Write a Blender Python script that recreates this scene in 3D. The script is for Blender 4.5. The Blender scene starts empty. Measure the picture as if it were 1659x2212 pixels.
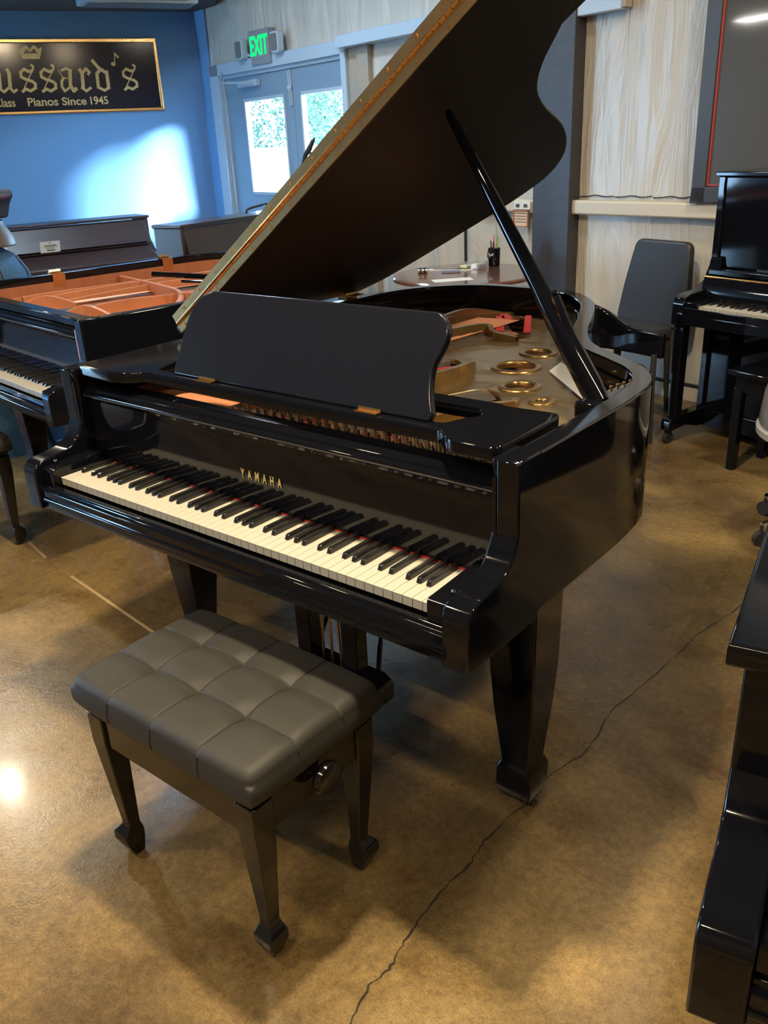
import bpy, bmesh, math, random
from mathutils import Vector, Matrix
random.seed(7)
PI=math.pi
SC=bpy.context.scene
COL=SC.collection
R=math.radians
# ---------------------------------------------------------------- materials
def mat(name, col, rough=.5, metal=0., coat=0., spec=.5, trans=0., emit=None, es=0., alpha=1., sub=0.):
    m=bpy.data.materials.new(name); m.use_nodes=True
    b=m.node_tree.nodes['Principled BSDF']
    b.inputs['Base Color'].default_value=(*col,1); b.inputs['Roughness'].default_value=rough
    b.inputs['Metallic'].default_value=metal; b.inputs['Coat Weight'].default_value=coat
    b.inputs['Coat Roughness'].default_value=.03
    b.inputs['Specular IOR Level'].default_value=spec
    b.inputs['Transmission Weight'].default_value=trans
    b.inputs['Alpha'].default_value=alpha
    if emit: b.inputs['Emission Color'].default_value=(*emit,1); b.inputs['Emission Strength'].default_value=es
    return m
def nodes(m): return m.node_tree.nodes, m.node_tree.links, m.node_tree.nodes['Principled BSDF']
def noise(m, scale, detail=4, rough=.6, vec=None, dist=0):
    n=m.node_tree.nodes.new('ShaderNodeTexNoise'); n.inputs['Scale'].default_value=scale
    n.inputs['Detail'].default_value=detail; n.inputs['Roughness'].default_value=rough; n.inputs['Distortion'].default_value=dist
    if vec: m.node_tree.links.new(vec,n.inputs['Vector'])
    return n.outputs['Fac']
def coords(m, sc=(1,1,1), rot=(0,0,0)):
    t=m.node_tree.nodes.new('ShaderNodeTexCoord'); p=m.node_tree.nodes.new('ShaderNodeMapping')
    p.inputs['Scale'].default_value=sc; p.inputs['Rotation'].default_value=rot
    m.node_tree.links.new(t.outputs['Object'],p.inputs['Vector']); return p.outputs['Vector']
def ramp(m, fac, stops):
    r=m.node_tree.nodes.new('ShaderNodeValToRGB'); e=r.color_ramp.elements
    while len(e)<len(stops): e.new(.5)
    for i,(p,c) in enumerate(stops): e[i].position=p; e[i].color=(*c,1)
    m.node_tree.links.new(fac,r.inputs['Fac']); return r.outputs['Color']
def bump(m, fac, strength=.2, dist=.01, prev=None):
    b=m.node_tree.nodes.new('ShaderNodeBump'); b.inputs['Strength'].default_value=strength; b.inputs['Distance'].default_value=dist
    m.node_tree.links.new(fac,b.inputs['Height'])
    if prev: m.node_tree.links.new(prev,b.inputs['Normal'])
    return b.outputs['Normal']
def mixc(m, fac, a, b, mode='MIX'):
    x=m.node_tree.nodes.new('ShaderNodeMixRGB'); x.blend_type=mode
    for k,v in (('Fac',fac),('Color1',a),('Color2',b)):
        if isinstance(v,(int,float)): x.inputs[k].default_value=v
        elif isinstance(v,tuple): x.inputs[k].default_value=(*v,1)
        else: m.node_tree.links.new(v,x.inputs[k])
    return x.outputs['Color']
def varied(name, c1, c2, scale, rough, stretch=(1,1,1), bs=0., bd=.002, **kw):
    m=mat(name,c1,rough,**kw); n,l,b=nodes(m); v=coords(m,stretch); f=noise(m,scale,5,.6,v)
    l.new(ramp(m,f,[(.3,c1),(.7,c2)]),b.inputs['Base Color'])
    if bs: l.new(bump(m,f,bs,bd),b.inputs['Normal'])
    return m
M={}
M['black']=mat('black_lacquer',(.004,.0045,.007),.06,spec=.38)
M['satin']=mat('satin_black_lid',(.016,.018,.028),.40,spec=.22)
M['desk']=mat('music_desk_lacquer',(.010,.0115,.018),.18,spec=.3)
M['blackkey']=mat('ebony_key',(.012,.012,.013),.22,coat=.3)
M['whitekey']=mat('ivory_key',(.50,.48,.42),.28,coat=.3)
M['bench_black']=mat('bench_lacquer',(.008,.0075,.007),.12,spec=.6)
M['gold']=varied('gold_plate',(.44,.30,.13),(.36,.245,.105),9,.30,bs=.05,metal=.8)
def platebump(m):
    n,l,b=nodes(m); v=coords(m); f=noise(m,5.5,2,.5,v,.4); l.new(bump(m,f,.55,.03),b.inputs['Normal'])
platebump(M['gold'])
M['copper']=varied('copper_plate',(.66,.27,.14),(.52,.2,.1),6,.4,bs=.05,metal=.35)
M['brass']=varied('brass',(.95,.62,.28),(.84,.52,.22),25,.22,bs=.15,metal=1.)
M['steel']=mat('bright_steel',(.75,.75,.74),.16,metal=1.)
M['wire']=mat('string_wire',(.09,.08,.07),.5,metal=1.)
M['chrome']=mat('chrome',(.85,.85,.86),.08,metal=1.)
M['red_felt']=varied('red_felt',(.5,.03,.03),(.36,.02,.02),200,.9)
M['spruce']=varied('spruce_board',(.62,.3,.14),(.5,.22,.1),3,.5,(1,14,1),coat=.3)
M['bridge']=varied('dark_bridge',(.16,.13,.1),(.26,.22,.18),80,.5)
M['copper_string']=mat('copper_string',(.62,.27,.14),.5,metal=.7)
M['letter_gold']=mat('letter_gold',(.9,.68,.26),.35,metal=.55)
M['lining']=varied('wood_lining',(.42,.16,.085),(.32,.11,.06),2,.35,(1,12,1),coat=.3)
M['dark']=mat('matte_dark',(.02,.02,.022),.7)
def leather():
    m=mat('black_leather',(.031,.030,.027),.52,spec=.32); n,l,b=nodes(m)
    f=noise(m,420,3,.6); l.new(bump(m,f,.25,.0006),b.inputs['Normal']); return m
M['leather']=leather()
M['chair_leather']=mat('chair_leather',(.03,.032,.034),.45)
M['walnut']=varied('brown_walnut',(.065,.036,.032),(.045,.025,.024),3,.35,(1,1,9),coat=.2)
M['mahogany']=varied('table_mahogany',(.19,.09,.06),(.12,.055,.038),3,.18,(1,8,1),coat=.6)
M['console']=varied('console_wood',(.045,.032,.034),(.03,.022,.026),3,.35,(1,8,1),coat=.3)
M['tan_panel']=varied('tan_panel',(.5,.38,.25),(.42,.3,.2),4,.5,(1,8,1))
M['white_paper']=mat('white_paper',(.8,.8,.78),.6)
M['ink']=mat('printed_ink',(.06,.06,.07),.6)
M['door']=mat('door_paint',(.24,.36,.48),.35)
M['frame']=mat('door_frame_paint',(.50,.62,.74),.35)
M['rust']=varied('weathered_jamb',(.34,.33,.3),(.46,.36,.24),5,.6)
M['beige']=mat('cream_trim',(.66,.6,.48),.5)
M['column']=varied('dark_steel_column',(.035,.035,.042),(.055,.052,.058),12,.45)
M['black_frame']=mat('black_board_frame',(.05,.047,.045),.4)
M['boardglass']=mat('dark_board_glass',(.09,.088,.08),.06,coat=.5)
M['red_paint']=mat('red_line_paint',(.4,.04,.04),.5)
M['exit_box']=mat('exit_box_plastic',(.28,.3,.34),.4)
M['exit_green']=mat('exit_green',(.0,.5,.1),.5,emit=(.0,.9,.2),es=1.1)
M['clear']=mat('clear_plastic',(.9,.93,.95),.08,trans=.75)
M['signface']=mat('sign_navy_glass',(.010,.014,.03),.12)
M['signgold']=varied('sign_gold_leaf',(.62,.55,.3),(.5,.43,.24),20,.38,metal=.5)
M['blanket']=varied('blue_quilted_blanket',(.035,.1,.22),(.05,.14,.28),60,.85,bs=.4,bd=.004)
M['tan_wrap']=mat('tan_wrapped_roll',(.12,.09,.055),.4)
M['navy_cloth']=varied('dark_navy_cloth',(.03,.035,.055),(.05,.05,.075),40,.8)
M['maroon']=mat('maroon_cloth',(.07,.012,.03),.8)
M['greenplastic']=mat('green_cable',(.1,.35,.2),.4)
M['greywrap']=mat('grey_plastic_wrap',(.2,.2,.21),.2,coat=.3)
M['whitewall']=mat('plain_wall',(.16,.15,.14),.8)
M['ceil']=varied('dark_ceiling',(.1,.09,.08),(.06,.055,.055),1.5,.8)
M['carwhite']=mat('white_car_paint',(.9,.9,.9),.3,coat=.3)
M['lot']=varied('pale_concrete_lot',(.7,.7,.68),(.6,.6,.58),2,.8)
M['leaf']=varied('green_leaves',(.010,.038,.022),(.028,.075,.04),1.5,.6)
M['bark']=mat('pale_bark',(.55,.52,.45),.8)
M['lamp']=mat('lamp_glow',(1,1,1),.5,emit=(1,.86,.62),es=6)
def floor_mat():
    m=mat('polished_stained_concrete',(.2,.14,.08),.2,coat=.12); n,l,b=nodes(m)
    v=coords(m); a=noise(m,1.1,6,.62,v,.6); c=noise(m,3.6,5,.62,v,.5); d=noise(m,48,6,.75,v); e=noise(m,210,2,.7,v)
    c1=ramp(m,a,[(.30,(.075,.050,.032)),(.47,(.15,.106,.050)),(.60,(.225,.160,.070)),(.72,(.30,.215,.095))])
    c2=ramp(m,c,[(.24,(.52,.42,.34)),(.44,(.88,.84,.78)),(.56,(1.04,1.0,.92)),(.74,(1.26,1.18,.98))])
    x=mixc(m,1.,c1,c2,'MULTIPLY')
    x=mixc(m,.6,x,ramp(m,d,[(.36,(.52,.50,.46)),(.64,(1.36,1.32,1.22))]),'MULTIPLY')
    x=mixc(m,.5,x,ramp(m,e,[(.34,(.55,.55,.55)),(.62,(1.3,1.28,1.25))]),'MULTIPLY')
    l.new(x,b.inputs['Base Color'])
    l.new(ramp(m,c,[(.3,(.22,)*3),(.7,(.36,)*3)]),b.inputs['Roughness'])
    g=noise(m,160,3,.6,v); g2=noise(m,22,4,.6,v)
    l.new(bump(m,g,.30,.0016,bump(m,g2,.16,.004)),b.inputs['Normal'])
    b.inputs['Coat Roughness'].default_value=.12
    return m
M['floor']=floor_mat()
M['crack']=mat('crack_dark',(.03,.022,.015),.9)
M['joint']=mat('tan_joint_filler',(.42,.3,.16),.6)
def film():
    m=mat('wrinkled_white_film',(.6,.57,.52),.32); n,l,b=nodes(m)
    v=coords(m,(2.2,1,.35),(0,R(14),0)); f=noise(m,2.0,4,.55,v,1.2)
    v2=coords(m,(12,1,.9),(0,R(18),0)); g=noise(m,1.3,3,.5,v2,.5)
    l.new(bump(m,g,.16,.012,bump(m,f,.5,.08)),b.inputs['Normal'])
    l.new(ramp(m,f,[(.3,(.57,.54,.48)),(.7,(.63,.60,.54))]),b.inputs['Base Color'])
    return m
M['film']=film()
M['blue']=varied('slate_blue_paint',(.15,.36,.66),(.16,.37,.68),1.2,.55,bs=.03)
# ---------------------------------------------------------------- mesh helpers
class B:
    def __init__(s): s.b=bmesh.new()
    def box(s,x0,x1,y0,y1,z0,z1,mi=0,rot=None,piv=None):
        vs=[s.b.verts.new((x,y,z)) for x in (x0,x1) for y in (y0,y1) for z in (z0,z1)]
        for q in ((0,1,3,2),(4,6,7,5),(0,4,5,1),(2,3,7,6),(0,2,6,4),(1,5,7,3)):
            f=s.b.faces.new([vs[i] for i in q]); f.material_index=mi
        if rot:
            p=Vector(piv or ((x0+x1)/2,(y0+y1)/2,(z0+z1)/2))
            for v in vs: v.co=rot@(v.co-p)+p
        return s
    def prism(s,pts,d,axis='x',mi=0):
        """pts 2D outline, extruded from d[0] to d[1] along axis"""
        def P(p,t): return {'x':(t,p[0],p[1]),'y':(p[0],t,p[1]),'z':(p[0],p[1],t)}[axis]
        a=[s.b.verts.new(P(p,d[0])) for p in pts]; c=[s.b.verts.new(P(p,d[1])) for p in pts]
        n=len(pts)
        for i in range(n):
            f=s.b.faces.new((a[i],a[(i+1)%n],c[(i+1)%n],c[i])); f.material_index=mi
        f=s.b.faces.new(a); f.material_index=mi; f=s.b.faces.new(c[::-1]); f.material_index=mi
        return s
    def tube(s,pts,r,n=8,mi=0,caps=True,flat=1.):
        pts=[Vector(p) for p in pts]; rs=r if isinstance(r,(list,tuple)) else [r]*len(pts)
        rings=[]; up=None
        for i,p in enumerate(pts):
            t=(pts[min(i+1,len(pts)-1)]-pts[max(i-1,0)]).normalized()
            if up is None or abs(up.dot(t))>.98: up=Vector((0,0,1)) if abs(t.z)<.9 else Vector((1,0,0))
            a=t.cross(up).normalized(); b2=a.cross(t).normalized(); up=b2
            rings.append([s.b.verts.new(p+(a*math.cos(k*2*PI/n)+b2*math.sin(k*2*PI/n)*flat)*rs[i]) for k in range(n)])
        for i in range(len(rings)-1):
            for k in range(n):
                f=s.b.faces.new((rings[i][k],rings[i][(k+1)%n],rings[i+1][(k+1)%n],rings[i+1][k])); f.material_index=mi
        if caps:
            s.b.faces.new(rings[0][::-1]).material_index=mi; s.b.faces.new(rings[-1]).material_index=mi
        return s
    def lathe(s,prof,c=(0,0,0),n=24,mi=0,sx=1,sy=1):
        rings=[]
        for r,z in prof: rings.append([s.b.verts.new((c[0]+r*sx*math.cos(k*2*PI/n),c[1]+r*sy*math.sin(k*2*PI/n),c[2]+z)) for k in range(n)])
        for i in range(len(rings)-1):
            for k in range(n):
                f=s.b.faces.new((rings[i][k],rings[i][(k+1)%n],rings[i+1][(k+1)%n],rings[i+1][k])); f.material_index=mi
        if prof[0][0]>0: s.b.faces.new(rings[0][::-1]).material_index=mi
        if prof[-1][0]>0: s.b.faces.new(rings[-1]).material_index=mi
        return s
    def quad(s,*p,mi=0):
        f=s.b.faces.new([s.b.verts.new(q) for q in p]); f.material_index=mi; return s
    def obj(s,name,m,parent=None,bev=0.,smooth=True,seg=2,ang=35):
        bmesh.ops.remove_doubles(s.b,verts=s.b.verts,dist=1e-6)
        bmesh.ops.recalc_face_normals(s.b,faces=s.b.faces)
        me=bpy.data.meshes.new(name); s.b.to_mesh(me); s.b.free()
        return link(name,me,m,parent,bev,smooth,seg,ang)
def link(name,me,m,parent=None,bev=0.,smooth=True,seg=2,ang=35):
    for x in (m if isinstance(m,(list,tuple)) else [m]): me.materials.append(x)
    if smooth:
        me.shade_smooth(); me.set_sharp_from_angle(angle=R(ang))
    o=bpy.data.objects.new(name,me); COL.objects.link(o)
    if parent: o.parent=parent
    if bev:
        d=o.modifiers.new('edge','BEVEL'); d.width=bev; d.segments=seg; d.limit_method='ANGLE'; d.angle_limit=R(40)
    return o
def tag(o,label,cat,group=None):
    o['label']=label; o['category']=cat
    if group: o['group']=group
    return o
def thing(name,label,cat,loc=(0,0,0),rz=0,group=None):
    o=bpy.data.objects.new(name,None); COL.objects.link(o); o.location=loc; o.rotation_euler=(0,0,R(rz)); o.empty_display_size=.1
    return tag(o,label,cat,group)
def struct(o): o['kind']='structure'; return o
def place(o,loc,rz=0): o.location=loc; o.rotation_euler=(0,0,R(rz)); return o
def copy_tree(o,parent=None):
    c=o.copy(); COL.objects.link(c)
    if parent: c.parent=parent
    for ch in [k for k in ALLKIDS(o)]: copy_tree(ch,c)
    return c
def ALLKIDS(o): return list(o.children)
def curve_mesh(splines,ext,bev=0.,res=2):
    """flat filled outline(s) with holes, given thickness 2*ext centred on z=0"""
    cu=bpy.data.curves.new('tmp','CURVE'); cu.dimensions='2D'; cu.fill_mode='BOTH'; cu.extrude=max(ext-bev,1e-5); cu.bevel_depth=bev; cu.bevel_resolution=res
    for pts in splines:
        sp=cu.splines.new('POLY'); sp.points.add(len(pts)-1)
        for i,p in enumerate(pts): sp.points[i].co=(p[0],p[1],0,1)
        sp.use_cyclic_u=True
    o=bpy.data.objects.new('tmp',cu); COL.objects.link(o)
    dg=bpy.context.evaluated_depsgraph_get(); dg.update()
    me=bpy.data.meshes.new_from_object(o.evaluated_get(dg)); bpy.data.objects.remove(o); bpy.data.curves.remove(cu)
    return me
def text_mesh(txt,size,ext,xs=1.,space=1.,bold=0.,align='LEFT'):
    cu=bpy.data.curves.new('tmp','FONT'); cu.body=txt; cu.size=size; cu.extrude=ext; cu.space_character=space; cu.offset=bold; cu.align_x=align
    o=bpy.data.objects.new('tmp',cu); COL.objects.link(o)
    dg=bpy.context.evaluated_depsgraph_get(); dg.update()
    me=bpy.data.meshes.new_from_object(o.evaluated_get(dg)); bpy.data.objects.remove(o); bpy.data.curves.remove(cu)
    for v in me.vertices: v.co.x*=xs
    return me
def xf(me,mx): me.transform(mx); return me
def spline(pts,n=6,closed=False):
    out=[]; L=len(pts); rng=range(L if closed else L-1)
    g=lambda i: Vector((*pts[i%L],0)) if closed else Vector((*pts[max(0,min(L-1,i))],0))
    for i in rng:
        p0,p1,p2,p3=g(i-1),g(i),g(i+1),g(i+2)
        for k in range(n):
            t=k/n
            q=.5*((2*p1)+(p2-p0)*t+(2*p0-5*p1+4*p2-p3)*t*t+(3*p1-p0-3*p2+p3)*t**3)
            out.append((q.x,q.y))
    if not closed: out.append(tuple(pts[-1]))
    return out
def circle(cx,cy,r,n=40,k=1.): return [(cx+r*math.cos(i*2*PI/n),cy+r*k*math.sin(i*2*PI/n)) for i in range(n)]
def offs(pts,d):
    out=[]
    for i,p in enumerate(pts):
        a=Vector(pts[max(0,i-1)]); b=Vector(pts[min(len(pts)-1,i+1)]); t=(b-a).normalized(); n=Vector((-t.y,t.x))
        out.append((p[0]+n.x*d,p[1]+n.y*d))
    return out
def rounded(pts,r,n=4):
    out=[]; L=len(pts)
    for i in range(L):
        p=Vector(pts[i]); a=(Vector(pts[i-1])-p); b=(Vector(pts[(i+1)%L])-p)
        q=min(r,a.length*.45,b.length*.45); a=p+a.normalized()*q; b=p+b.normalized()*q
        for k in range(n+1):
            t=k/n; c=a*(1-t)**2+p*2*t*(1-t)+b*t*t; out.append((c.x,c.y))
    return out
CAMV=(2.037211,-1.099457,1.511114,-0.696818,0.406790,-0.050229,1846.847689)
STR=[(0.0186,[(1.5923,2.3217),(1.5735,2.3121),(1.5805,2.2848),(1.6004,2.2679)]),(0.0254,[(1.5914,2.2716),(1.621,2.2682),(1.6583,2.2883)]),(0.022,[(1.6563,2.2898),(1.6934,2.2607)]),(0.0254,[(1.6929,2.263),(1.6926,2.2239),(1.6584,2.2053),(1.6043,2.1853),(1.5829,2.1667),(1.5873,2.1271)]),(0.0237,[(1.5882,2.1311),(1.6348,2.1067),(1.6702,2.125),(1.7068,2.1036)]),(0.0093,[(1.5919,2.2693),(1.7052,2.1036)]),(0.0186,[(1.4154,2.3194),(1.3962,2.3097),(1.4031,2.2822),(1.4232,2.2651)]),(0.0254,[(1.4141,2.2689),(1.4441,2.2654),(1.4821,2.2857)]),(0.022,[(1.4802,2.2872),(1.5176,2.2579)]),(0.0254,[(1.5171,2.2603),(1.5164,2.2208),(1.4815,2.202),(1.4264,2.1819),(1.4045,2.1632),(1.4087,2.1233)]),(0.0237,[(1.4096,2.1273),(1.4566,2.1027),(1.4928,2.1211),(1.5298,2.0995)]),(0.0093,[(1.4145,2.2666),(1.5281,2.0995)]),(0.0173,[(0.6752,2.3102),(0.6559,2.3009),(0.6617,2.2745),(0.681,2.2581)]),(0.0236,[(0.6721,2.2618),(0.7018,2.2584),(0.7401,2.2779)]),(0.0205,[(0.7382,2.2794),(0.7743,2.2512)]),(0.0236,[(0.7739,2.2535),(0.7718,2.2156),(0.7365,2.1975),(0.6812,2.1782),(0.6589,2.1602),(0.6616,2.1219)]),(0.0221,[(0.6626,2.1258),(0.7084,2.1021),(0.7449,2.1198),(0.7808,2.0991)]),(0.0087,[(0.6724,2.2595),(0.7791,2.0991)]),(0.0305,[(1.8878,2.2816),(1.879,2.2544),(1.892,2.1377)]),(0.022,[(1.9033,2.1379),(1.8663,2.1041),(1.8156,2.1399)]),(0.0305,[(1.8039,2.2881),(1.7924,2.2529),(1.805,2.1397)]),(0.022,[(1.8115,2.1399),(1.7823,2.1022),(1.7514,2.1204)]),(0.0068,[(1.3582,2.2791),(1.3277,2.2016)]),(0.0203,[(1.3314,2.2732),(1.2903,2.2884),(1.2427,2.2695)]),(0.0305,[(1.255,2.2721),(1.2734,2.1485),(1.2522,2.0997),(1.2254,2.1193)]),(0.0076,[(1.2639,2.2004),(1.3229,2.2135)]),(0.0237,[(1.3237,2.2095),(1.3458,2.182),(1.3523,2.1381),(1.3321,2.0999)]),(0.0186,[(1.3342,2.0975),(1.2713,2.1364)]),(0.0076,[(1.1868,2.271),(1.1572,2.2921)]),(0.0305,[(1.1682,2.2787),(1.1508,2.2465),(1.1619,2.126)]),(0.022,[(1.1757,2.1263),(1.1378,2.0955),(1.0922,2.1221)]),(0.0254,[(1.1408,2.2544),(1.1097,2.2835),(1.0808,2.251)]),(0.0203,[(1.0797,2.2574),(1.0983,2.2352)]),(0.0288,[(1.0405,2.3527),(0.9972,2.2923),(0.9251,2.2429)]),(0.0288,[(0.9852,2.2704),(1.0172,2.2419),(1.0229,2.123)]),(0.0237,[(1.0274,2.1272),(0.971,2.0974),(0.921,2.1209)]),(0.0305,[(0.9259,2.259),(0.9288,2.1169)]),(0.0076,[(0.8385,2.3183),(0.8278,2.4143)])]
CROWN=[[(1.6851,2.4716),(1.6486,2.4507),(1.6129,2.4826),(1.5923,2.4748),(1.5747,2.4478),(1.5461,2.4807),(1.521,2.4744),(1.5027,2.4496),(1.4684,2.4687),(1.4772,2.4316),(1.5034,2.3697),(1.6515,2.3713),(1.6633,2.4062)],[(1.6389,2.4137),(1.6051,2.4519),(1.5752,2.4247),(1.5387,2.4553),(1.5158,2.4164)]]
# ---------------------------------------------------------------- grand piano (local: x along the keys, y to the tail, z up; origin on the floor)
OUT=[(1.33,.118),(1.33,.40),(1.327,.60),(1.305,.75),(1.24,.855),(1.15,.93),(1.035,1.02),(.945,1.15),(.87,1.33),(.80,1.49),(.73,1.62),(.62,1.74),(.48,1.80),(.31,1.815),(.17,1.80),(.05,1.735),(-.05,1.62),(-.10,1.48),(-.108,1.30),(-.108,.7),(-.108,.118)]
OUTS=spline(OUT,5)
def rim_mesh(b,t0,t1,z0,z1):
    a=offs(OUTS,t0); c=offs(OUTS,t1); n=len(a)
    V=[[b.b.verts.new((p[0],p[1],z)) for p in q] for q,z in ((a,z0),(a,z1),(c,z1),(c,z0))]
    for i in range(n-1):
        for k in range(4): b.b.faces.new((V[k][i],V[k][i+1],V[(k+1)%4][i+1],V[(k+1)%4][i]))
    b.b.faces.new([V[k][0] for k in range(4)]); b.b.faces.new([V[k][-1] for k in range(4)][::-1])
ARM=[(-.045,.644),(-.045,.738),(-.0440,.748),(-.0405,.757),(-.0350,.764),(-.0275,.7695),(-.0180,.773),(.011,.778),(.055,.784),(.079,.793),(.098,.808),(.108,.825),(.118,.848),(.126,.875),(.128,.946),(.118,.985),(.122,.992),(.20,.992),(.20,.644)]
WK=None
def key_meshes():
    global WK
    if WK: return WK
    b=B(); w=.0112; b.box(-w,w,0,.148,-.021,0)
    b.box(-w,w,-.0012,.0,-.003,0)
    wk=b.obj('white_key',M['whitekey'],bev=.0012,seg=2)
    b=B(); b.prism([(.05,0),(.054,.0105),(.058,.0122),(.147,.0122),(.147,0)],(-.0048,.0048),'x')
    for v in b.b.verts:
        if v.co.z<.001: v.co.x*=1.2
    bk=b.obj('black_key',M['blackkey'],bev=.0012,seg=2)
    WK=(wk,bk,[True,True]); return WK
def keyboard(root,x0,y0,z,wmat=None):
    wk,bk,first=key_meshes()
    for i in range(52):
        o=wk if first[0] else wk.copy()
        if not first[0]: COL.objects.link(o)
        first[0]=False
        o.parent=root; o.location=(x0+(i+.5)*.0235,y0,z)
    for i in range(51):
        if i%7 in (0,2,3,5,6) :   # A B | C D E F G  -> sharps after A, C, D, F, G
            o=bk if first[1] else bk.copy()
            if not first[1]: COL.objects.link(o)
            first[1]=False
            sh={0:0,2:-.0022,3:.0022,5:-.003,6:0}[i%7]
            o.parent=root; o.location=(x0+(i+1)*.0235+sh,y0,z)
def leg_part(root,name,cx,cy,top,mm,s=1.):
    b=B()
    def ring(h,z): return [(cx-h*s,cy-h*s,z),(cx+h*s,cy-h*s,z),(cx+h*s,cy+h*s,z),(cx-h*s,cy+h*s,z)]
    prof=[(.062,top),(.058,.40),(.052,.30),(.0375,.135),(.041,.128),(.047,.112),(.047,.06),(.040,.035),(.030,.028)]
    rs=[[b.b.verts.new(p) for p in ring(h,z)] for h,z in prof]
    for i in range(len(rs)-1):
        for k in range(4): b.b.faces.new((rs[i][k],rs[i][(k+1)%4],rs[i+1][(k+1)%4],rs[i+1][k]))
    b.b.faces.new(rs[0]); b.b.faces.new(rs[-1][::-1])
    lg=b.obj(name,mm,root,bev=.004)
    c=B(); c.tube([(cx-.012,cy,.02),(cx+.012,cy,.02)],.02,14); c.box(cx-.014,cx+.014,cy-.008,cy+.008,.02,.04)
    c.obj('caster',M['brass'],lg)
    return lg
def grand(name,label,opts,loc,rz):
    BL=M['black']; root=thing(name,label,'piano',loc,rz)
    platem=M[opts.get('plate','gold')]
    # case: curved rim, two cheeks and key bed in one body
    b=B(); rim_mesh(b,0,.048,.66,.99)
    b.prism(ARM,(1.272,1.33),'x'); b.prism(ARM,(-.108,-.050),'x')
    b.box(-.06,1.28,-.012,.62,.640,.70)
    case=b.obj('case',BL,root,bev=.005,ang=30)
    b=B(); rim_mesh(b,.0481,.056,.72,.955); b.obj('inner_rim',M[opts.get('lining','black')],root)
    b=B()
    sb=[(p[0],p[1],.83) for p in offs(OUTS,.05) if p[1]>.24]; sb=[(sb[0][0],.24,.83)]+sb+[(sb[-1][0],.24,.83)]
    f=b.b.faces.new([b.b.verts.new(p) for p in sb]); r=bmesh.ops.extrude_face_region(b.b,geom=[f])
    for v in r['geom']:
        if isinstance(v,bmesh.types.BMVert): v.co.z-=.012
    b.obj('soundboard',M['spruce'],root)
    b=B()
    for x0,y0,x1,y1 in ((.1,.55,.1,1.65),(.45,.55,.35,1.7),(.8,.55,.6,1.55),(1.12,.55,.95,1.0)):
        b.prism([(x0-.03,y0),(x0+.03,y0),(x1+.03,y1),(x1-.03,y1)],(.70,.80),'z')
    b.box(-.06,1.28,.55,.62,.66,.80)
    b.obj('back_post',M['dark'],root)
    # cast plate
    O0=[(-.02,.42),(.14,.42),(.235,1.35),(.24,1.60),(.15,1.66),(.05,1.60),(-.03,1.4)]
    O1=[(.20,.42),(.26,.42),(.335,1.05),(.384,1.236),(.427,1.383),(.516,1.34),(.576,1.341),(.587,1.445),(.528,1.562),(.45,1.69),(.367,1.765),(.303,1.712),(.275,1.5),(.26,1.3)]
    O2=[(.40,.42),(.60,.42),(.663,.801),(.652,.939),(.629,1.004),(.542,1.072),(.515,1.0),(.45,.75)]
    O3=[(.69,.42),(.80,.42),(.90,.62),(.935,.72),(.86,.81),(.80,.825),(.73,.66)]
    inner=[p for p in offs(OUTS,.058) if p[1]>.22]
    inner=[(inner[0][0],.22)]+inner+[(inner[-1][0],.22)]
    holes=[(.765,1.06,.060),(.733,1.247,.044),(.882,.880,.043),(1.005,.782,.020),(.60,1.60,.03)]
    sp=[inner]+[rounded(o,.04) for o in (O0,O1,O2,O3)]+[circle(*h) for h in holes]
    plate=link('cast_plate',xf(curve_mesh(sp,.007,.003),Matrix.Translation((0,0,.880))),platem,root)
    for cx,cy,r in holes[:4]:
        b=B(); n=44; k=10; vs=[]
        rr=r+.006
        for i in range(n):
            a=i*2*PI/n; vs.append([b.b.verts.new((cx+(rr+.010*math.cos(j*2*PI/k))*math.cos(a),cy+(rr+.010*math.cos(j*2*PI/k))*math.sin(a),.888+.006*math.sin(j*2*PI/k))) for j in range(k)])
        for i in range(n):
            for j in range(k): b.b.faces.new((vs[i][j],vs[(i+1)%n][j],vs[(i+1)%n][(j+1)%k],vs[i][(j+1)%k]))
        b.obj('plate_ring',platem,plate)
    def strut(pts,w=.018,h=.045,z=.885):
        b=B(); P=spline([(p[0],p[1]) for p in pts],4); hs=spline([(i,p[2] if len(p)>2 else h) for i,p in enumerate(pts)],4)
        for i in range(len(P)-1):
            a=Vector((*P[i],0)); c=Vector((*P[i+1],0)); t=(c-a).normalized(); n=Vector((-t.y,t.x,0))*w/2
            h0,h1=hs[i][1],hs[i+1][1]
            b.quad(a-n+Vector((0,0,z)),c-n+Vector((0,0,z)),c-n+Vector((0,0,z+h1)),a-n+Vector((0,0,z+h0)))
            b.quad(a+n+Vector((0,0,z)),c+n+Vector((0,0,z)),c+n+Vector((0,0,z+h1)),a+n+Vector((0,0,z+h0)))
            b.quad(a-n+Vector((0,0,z+h0)),c-n+Vector((0,0,z+h1)),c+n+Vector((0,0,z+h1)),a+n+Vector((0,0,z+h0)))
        return b.obj('plate_strut',platem,plate)
    strut([(.03,.36,.02),(.14,.5,.05),(.24,1.3,.05),(.262,1.55,.055),(.30,1.74,.015)])
    strut([(.17,.36,.02),(.235,.6,.05),(.27,1.3,.055),(.285,1.6,.03),(.33,1.765,.012)])
    strut([(.29,.36,.02),(.36,1.0,.05),(.43,1.385,.045),(.50,1.36,.03),(.59,1.36,.02)])
    strut([(.62,.36,.02),(.66,.6,.045),(.685,.83,.04),(.67,.96,.03),(.64,1.02,.012)])
    strut([(.84,.36,.02),(.92,.56,.035),(.965,.70,.02),(.94,.76,.01)])
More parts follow.
